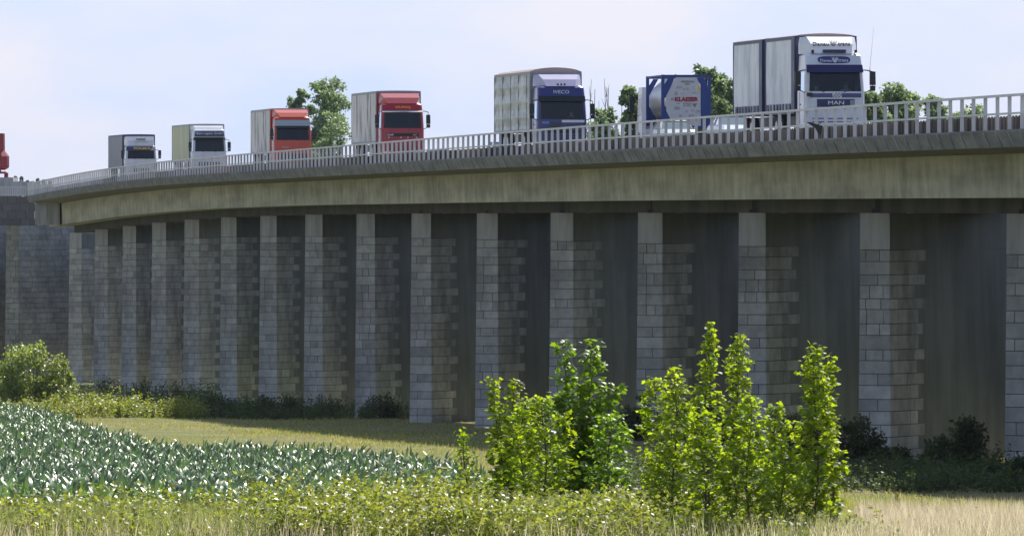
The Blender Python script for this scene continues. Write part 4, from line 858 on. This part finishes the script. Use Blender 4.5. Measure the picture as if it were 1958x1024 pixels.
def bare(px, ytop, D, hw, label, seed):
    rr = random.Random(seed); s = F/D; base = at(px, D); H = (HZ-ytop)/s-base.z; W = hw/s; root = thing('bare_tree', base, label, 'tree', 'bare poplars beyond the viaduct')
    tr = MB(); tr.tube([(0, 0, -.3), (0, 0, H*.55), (.2, 0, H*.97)], [.12, .07, .02], 6); tr.build('trunk', M['bark'], root); br = MB()
    for i in range(11):
        z = H*rr.uniform(.45, .8); an = rr.uniform(0, 6.3); w_ = W*rr.uniform(.3, 1); L_ = H*rr.uniform(.15, .32)
        p1 = Vector((math.cos(an)*w_, math.sin(an)*w_, z+L_*.45)); p2 = Vector((math.cos(an)*w_*1.1+rr.uniform(-.2, .2), math.sin(an)*w_, min(H, z+L_)))
        br.tube([(0, 0, z), p1, p2], [.03, .025, .012], 4)
        for k in range(3): q_ = p1.lerp(p2, rr.uniform(0, .7)); br.tube([q_, q_+Vector((rr.uniform(-.5, .5), rr.uniform(-.4, .4), rr.uniform(.6, 1.3)))], [.018, .008], 4)
    br.build('branches', M['bark'], root)
bare(1132, 152, 640, 14, 'bare leafless tree just right of the mirror of the navy truck', 81)
bare(1158, 150, 645, 12, 'bare leafless tree standing between the other two bare ones', 82)
bare(1184, 172, 650, 9, 'thinnest bare tree beside the green tree by the tank', 83)

# belt of low woodland beyond the deck, unseen, added to shade the pier sides
rr = np.random.default_rng(404); P = []; tr_ = MB()
for i in range(420):
    D = rr.uniform(110, 1000); X = 70.5-.1125*D+rr.uniform(0, 12); gz = zg(D); H = (zsm(D)-.3-gz)*rr.uniform(.9, 1.0)
    k = 170; d = rr.normal(size=(k, 3)); d /= np.linalg.norm(d, axis=1)[:, None]; P.append(np.array([X, D, gz+H*.52])+d*np.array([3.6, 4.2, H*.48])*rr.uniform(.5, 1, k)[:, None])
P = np.concatenate(P); n = len(P)
tag(scatter('shade_trees', LEAF, LF, P, rots(rr.uniform(0, 6.3, n), rr.normal(.2, .8, n), rr.normal(0, .7, n)), 1.9*rr.uniform(.6, 1.3, n), rr.uniform(0, 1, n), M['shade_tree']), 'unseen belt of added dark woodland along the far side of the viaduct', 'shade_trees', kind='stuff')

# distant ridge with conifers
M['ridge'] = mat('far_hill', (.06, .09, .07), 1)
h_ = MB(); hx = list(range(-700, 701, 25)); vs = [(x, 2600, -26) for x in hx]+[(x, 2700, -8+1.5*math.sin(x*.02)) for x in hx]+[(x, 3100, -10) for x in hx]+[(x, 3300, -28) for x in hx]; nn = len(hx)
h_.add(vs, [(r_*nn+i, r_*nn+i+1, (r_+1)*nn+i+1, (r_+1)*nn+i) for r_ in range(3) for i in range(nn-1)]); tag(h_.build('hill', M['ridge'], smooth=True), kind='structure')
M['conifer'] = leafmat('conifer_needles', (.035, .055, .045), (.03, .05, .04), .3, .1, .8)
for (px, yt, lab) in ((30, 336, 'far conifer with the tallest tip beside the red machine'), (22, 341, 'far conifer touching the plinth edge'), (41, 337, 'far conifer second from the tallest, slightly lower'), (53, 344, 'short far conifer in the dip of the ridge'), (62, 346, 'far conifer left of the pointed pair'), (72, 340, 'narrow pointed far conifer above the parapet'), (84, 343, 'far conifer just left of where the railing starts to show sky'), (95, 345, 'lowest far conifer behind the start of the railing')):
    D = 2700; s = F/D; base = Vector((gx(px, D), D, -8)); H = (HZ-yt)/s+8; r = thing('conifer', base, lab, 'tree', 'conifers on the far ridge'); rr = np.random.default_rng(px)
    tk = MB(); tk.tube([(0, 0, -.5), (0, 0, H*.9)], [.25, .05], 6); tk.build('trunk', M['bark'], r)
    n = 700; f = rr.uniform(.15, 1, n); an = rr.uniform(0, 6.3, n); rad = (1-f)*2.2*(.75+.4*np.abs(np.sin(f*22)))*rr.uniform(.5, 1, n); P = np.stack([np.cos(an)*rad, np.sin(an)*rad, f*H], 1)
    scatter('crown', LEAF, LF, P, rots(an-math.pi/2, rr.normal(-.3, .3, n), rr.normal(0, .4, n)), .7*rr.uniform(.6, 1.2, n), rr.uniform(0, 1, n), M['conifer'], r)

# ------------------------------------------------------------------ corn field
EX = [-60, 0, 70, 150, 300, 600, 850, 905]; ED = [560, 560, 535, 425, 345, 332, 300, 270]
rr = np.random.default_rng(99); PP = []
D = 206.0
while D < 560:
    x0 = gx(-45, D); x1 = gx(930, D); x = x0+rr.uniform(0, .3)
    while x < x1:
        px = x/D*F+979
        if D < np.interp(px, EX, ED)+rr.normal(0, 2) and D > np.interp(px, [0, 500, 620, 900], [206, 208, 222, 262]): PP.append((x+rr.normal(0, .04), D+rr.normal(0, .1)))
        x += rr.uniform(.34, .52)*(1 if D < 380 else 1.35)
    D += .9 if D < 380 else 1.1
PP = np.array(PP); n = len(PP); nl = 9
K = 7; segs = np.linspace(0, 1, K); arc = []; zz = 0
for i, f in enumerate(segs):
    wv = .5*math.sin(math.pi*min(.97, .15+.82*f))**.8; zz += (0 if i == 0 else (1/(K-1))*(.95-1.55*f))
    arc += [(-wv*.085, f*.98, zz+.012), (wv*.085, f*.98, zz)]
CL = arc; CF = [(2*i, 2*i+1, 2*i+3, 2*i+2) for i in range(K-1)]
pos = []; yaw = []; sc = []; tn = []; pit = []; hz = np.interp(PP[:, 1], GD, GZ); gh = rr.uniform(.8, 1.12, n)
for k in range(nl):
    h = (.12+.62*k/nl)*gh; pos.append(np.stack([PP[:, 0], PP[:, 1], hz+h], 1)); yaw.append(rr.uniform(0, 6.3)+k*math.pi*.93+rr.normal(0, .5, n)); sl_ = (.84-.035*k)*gh*rr.uniform(.7, 1.2, n); sc.append(np.stack([np.full(n, 1.0), sl_, sl_], 1)); pit.append(rr.normal([0, .05, .1, .1, .2, .25, .4, .7, .95][k], .18, n)); tn.append(np.clip(rr.normal(.5, .3, n), 0, 1.4))
pos = np.concatenate(pos); yaw = np.concatenate(yaw); sc = np.concatenate(sc); tn = np.concatenate(tn); nn = len(pos)
print('corn plants', n, 'leaves', nn)
# wind from the left: leaves tilt to the right
ry = rots(yaw, np.concatenate(pit), rr.normal(0, .4, nn)); wa = .3; Wx = np.array([[1, 0, 0], [0, math.cos(.33), -math.sin(.33)], [0, math.sin(.33), math.cos(.33)]]); Wm = np.array([[math.cos(wa), 0, math.sin(wa)], [0, 1, 0], [-math.sin(wa), 0, math.cos(wa)]])
tag(scatter('corn_field', CL, CF, pos, (Wx @ Wm)[None] @ ry, sc, tn, M['corn'], smooth=True), 'glossy blue-green maize crop filling the lower left of the meadow', 'crop', kind='stuff')

# ------------------------------------------------------------------ grasses and weeds
def blades(name, n, px0, px1, D0, D1, h0, h1, wd, m, label, cat, seed, dens=None, lean=.25):
    rr = np.random.default_rng(seed); D = rr.uniform(D0, D1, n); px = rr.uniform(px0, px1, n)
    if dens is not None: k = np.array([dens(a_, b_) for a_, b_ in zip(px, D)]) > rr.uniform(0, 1, n); D, px = D[k], px[k]; n = len(D)
    X = (px-979)/F*D; P = np.stack([X, D, np.interp(D, GD, GZ)-.03], 1)
    rot = rots(rr.uniform(0, 6.3, n), rr.normal(0, lean, n), rr.normal(0, lean, n)); h = rr.uniform(h0, h1, n); s3 = np.stack([np.full(n, wd)*rr.uniform(.6, 1.3, n), h, h], 1)
    return tag(scatter(name, BLADE, BF, P, rot, s3, np.clip(rr.normal(.5, .3, n), 0, 1.4), m), label, cat, kind='stuff')
def sx_meadow(px, D): return 1.0 if (D > np.interp(px, EX, ED)+2) else (1.0 if px > 900 else 0)
blades('meadow_grass', 150000, -40, 2000, 262, 640, .06, .20, .03, M['grass'], 'short yellow-green meadow grass between the maize and the viaduct', 'grass', 1, sx_meadow, .5)
blades('meadow_grass', 60000, 880, 2000, 196, 275, .08, .30, .02, M['grass'], 'longer meadow grass around and behind the saplings', 'grass', 2, None, .35)
def dstraw(px, D): return (1.0 if px > 1560 else (.32 if px < 600 else (.2 if px > 1100 else .18)))*(.35+1.3*max(0, math.sin(px*.021+D*.9)*math.sin(px*.0087+2)+.35))
blades('dry_grass', 60000, -40, 2000, 175, 199, .22, .62, .011, M['straw'], 'pale dry grass stalks along the bottom of the picture', 'grass', 3, dstraw, .2)
blades('tall_grass', 52000, -40, 1600, 176, 206, .3, .85, .017, M['weedgrass'], 'green and yellowing tall grass between the maize and the bottom edge', 'grass', 9, lambda px, D: .25 if 520 < px < 1600 else (.6 if px < 520 else .8), .3)
blades('dry_grass', 9000, 1640, 2000, 190, 205, .35, .8, .010, M['straw'], 'taller bleached grass stalks in the lower right corner', 'grass', 4, None, .12)
def weeds(name, regions, size, m, label, seed, cat='weeds'):
    rr = np.random.default_rng(seed); P = []
    for (p0, p1, d0, d1, h0, h1, n, k) in regions:
        nc = max(6, n//14); cp = rr.uniform(p0, p1, nc); cd = rr.uniform(d0, d1, nc); ch = rr.uniform(.45, 1.25, nc)
        for i in range(n):
            c = rr.integers(nc); D = min(d1, max(d0, cd[c]+rr.normal(0, .8))); x = gx(cp[c], D)+rr.normal(0, .38); h = rr.uniform(h0, h1)*ch[c]; g_ = zg(D); lx, ly = rr.normal(0, .14, 2)
            if rr.uniform() < .25: x = gx(rr.uniform(p0, p1), D); h = rr.uniform(h0, h1)*.7
            f = rr.uniform(.05, 1, k); P.append(np.stack([x+lx*f+rr.normal(0, .06, k)*(.4+f), D+ly*f+rr.normal(0, .06, k), g_+h*f], 1))
    P = np.concatenate(P); n = len(P); rot = rots(rr.uniform(0, 6.3, n), rr.normal(.2, .6, n), rr.normal(0, .5, n))
    return tag(scatter(name, LEAF, LF, P, rot, size*rr.uniform(.5, 1.3, n), np.clip(rr.normal(.5, .3, n), 0, 1.4), m), label, cat, kind='stuff')
weeds('weeds', [(540, 930, 176.5, 204, .55, 1.2, 1300, 34), (840, 1260, 176.5, 200, .45, .95, 1500, 28), (800, 960, 200, 225, .5, 1.1, 350, 24), (-20, 620, 177, 206, .3, .95, 1500, 22), (1230, 1640, 178, 190, .2, .6, 600, 20), (1580, 1960, 186, 215, .1, .5, 260, 14)], .10, M['weed'], 'yellow-green leafy weeds in the foreground between maize and saplings', 5)
def umbels(seed):
    rr = np.random.default_rng(seed); P = []
    for i in range(900):
        px = rr.choice([rr.uniform(960, 1250), rr.uniform(600, 1250), rr.uniform(0, 600)], p=[.5, .3, .2]); D = rr.uniform(181, 200); h = rr.uniform(.35, .85) if px > 600 else rr.uniform(.2, .5); x = gx(px, D)
        k = 40; an = rr.uniform(0, 6.3, k); r = rr.uniform(0, 1, k)**.5*.09; P.append(np.stack([x+np.cos(an)*r, D+np.sin(an)*r, zg(D)+h+rr.normal(0, .03, k)-r*.3], 1))
    P = np.concatenate(P); n = len(P); return tag(scatter('umbel_flowers', LEAF, LF, P, rots(rr.uniform(0, 6.3, n), rr.normal(0, .5, n), rr.normal(0, .5, n)), .028*rr.uniform(.6, 1.4, n), rr.uniform(0, 1, n), M['umbel']), 'pale greenish umbel flowers among the foreground weeds', 'flowers', kind='stuff')
umbels(6)
weeds('tall_weeds', [(100, 260, 575, 612, .6, 1.7, 420, 26), (240, 385, 576, 600, .5, 1.3, 420, 26), (-30, 130, 575, 610, .4, 1.2, 300, 22)], .17, M['weed'], 'sunlit strip of tall mixed weeds in front of the far left piers', 7)
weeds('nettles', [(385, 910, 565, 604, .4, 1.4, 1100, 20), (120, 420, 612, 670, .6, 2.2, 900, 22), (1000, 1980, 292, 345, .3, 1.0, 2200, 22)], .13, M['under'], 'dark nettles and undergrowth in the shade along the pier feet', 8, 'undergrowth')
# small individual plants at lower right
for i, (px, yt, D, hw, lab) in enumerate(((1765, 945, 212, 18, 'small branching thistle plant in the sunlit grass at lower right'), (1835, 948, 214, 16, 'bright leafy seedling right of the thistle at lower right'), (1715, 938, 218, 10, 'thin upright weed left of the thistle at lower right'), (1650, 958, 214, 14, 'low sprawling weed close to the columnar sapling'))):
    s = F/D; base = at(px, D); H = (HZ-yt)/s-base.z; W = hw/s; r = thing('weed_plant', base, lab, 'plant'); rq = np.random.default_rng(200+i); st_ = MB(); P = []
    for k in range(6):
        tip = Vector((rq.uniform(-W, W), rq.uniform(-W, W), H*rq.uniform(.7, 1))); st_.tube([(0, 0, 0), (tip.x*.3, tip.y*.3, tip.z*.6), tip], [.012, .008, .004], 4)
        for q_ in range(12): f = rq.uniform(.4, 1); P.append((tip.x*f+rq.normal(0, .03), tip.y*f+rq.normal(0, .03), tip.z*f))
    P = np.array(P); n = len(P); st_.build('stem', M['bark'], r); scatter('leaves', LEAF, LF, P, rots(rq.uniform(0, 6.3, n), rq.normal(.2, .5, n), rq.normal(0, .5, n)), .09*rq.uniform(.6, 1.2, n), rq.uniform(.3, 1.2, n), M['mapleN'], r)

# ------------------------------------------------------------------ haze
hz_ = MB(); hz_.box(-5200, 5200, -60, 9200, -45, 60); hm = bpy.data.materials.new('haze_air'); hm.use_nodes = True; t = hm.node_tree; t.nodes.clear()
o_ = t.nodes.new('ShaderNodeOutputMaterial'); pv = t.nodes.new('ShaderNodeVolumePrincipled'); pv.inputs['Density'].default_value = .00002; pv.inputs['Color'].default_value = (.75, .82, 1, 1); pv.inputs['Anisotropy'].default_value = .2
t.links.new(pv.outputs[0], o_.inputs['Volume']); tag(hz_.build('haze', hm), 'thin bluish summer haze', 'haze', kind='stuff')
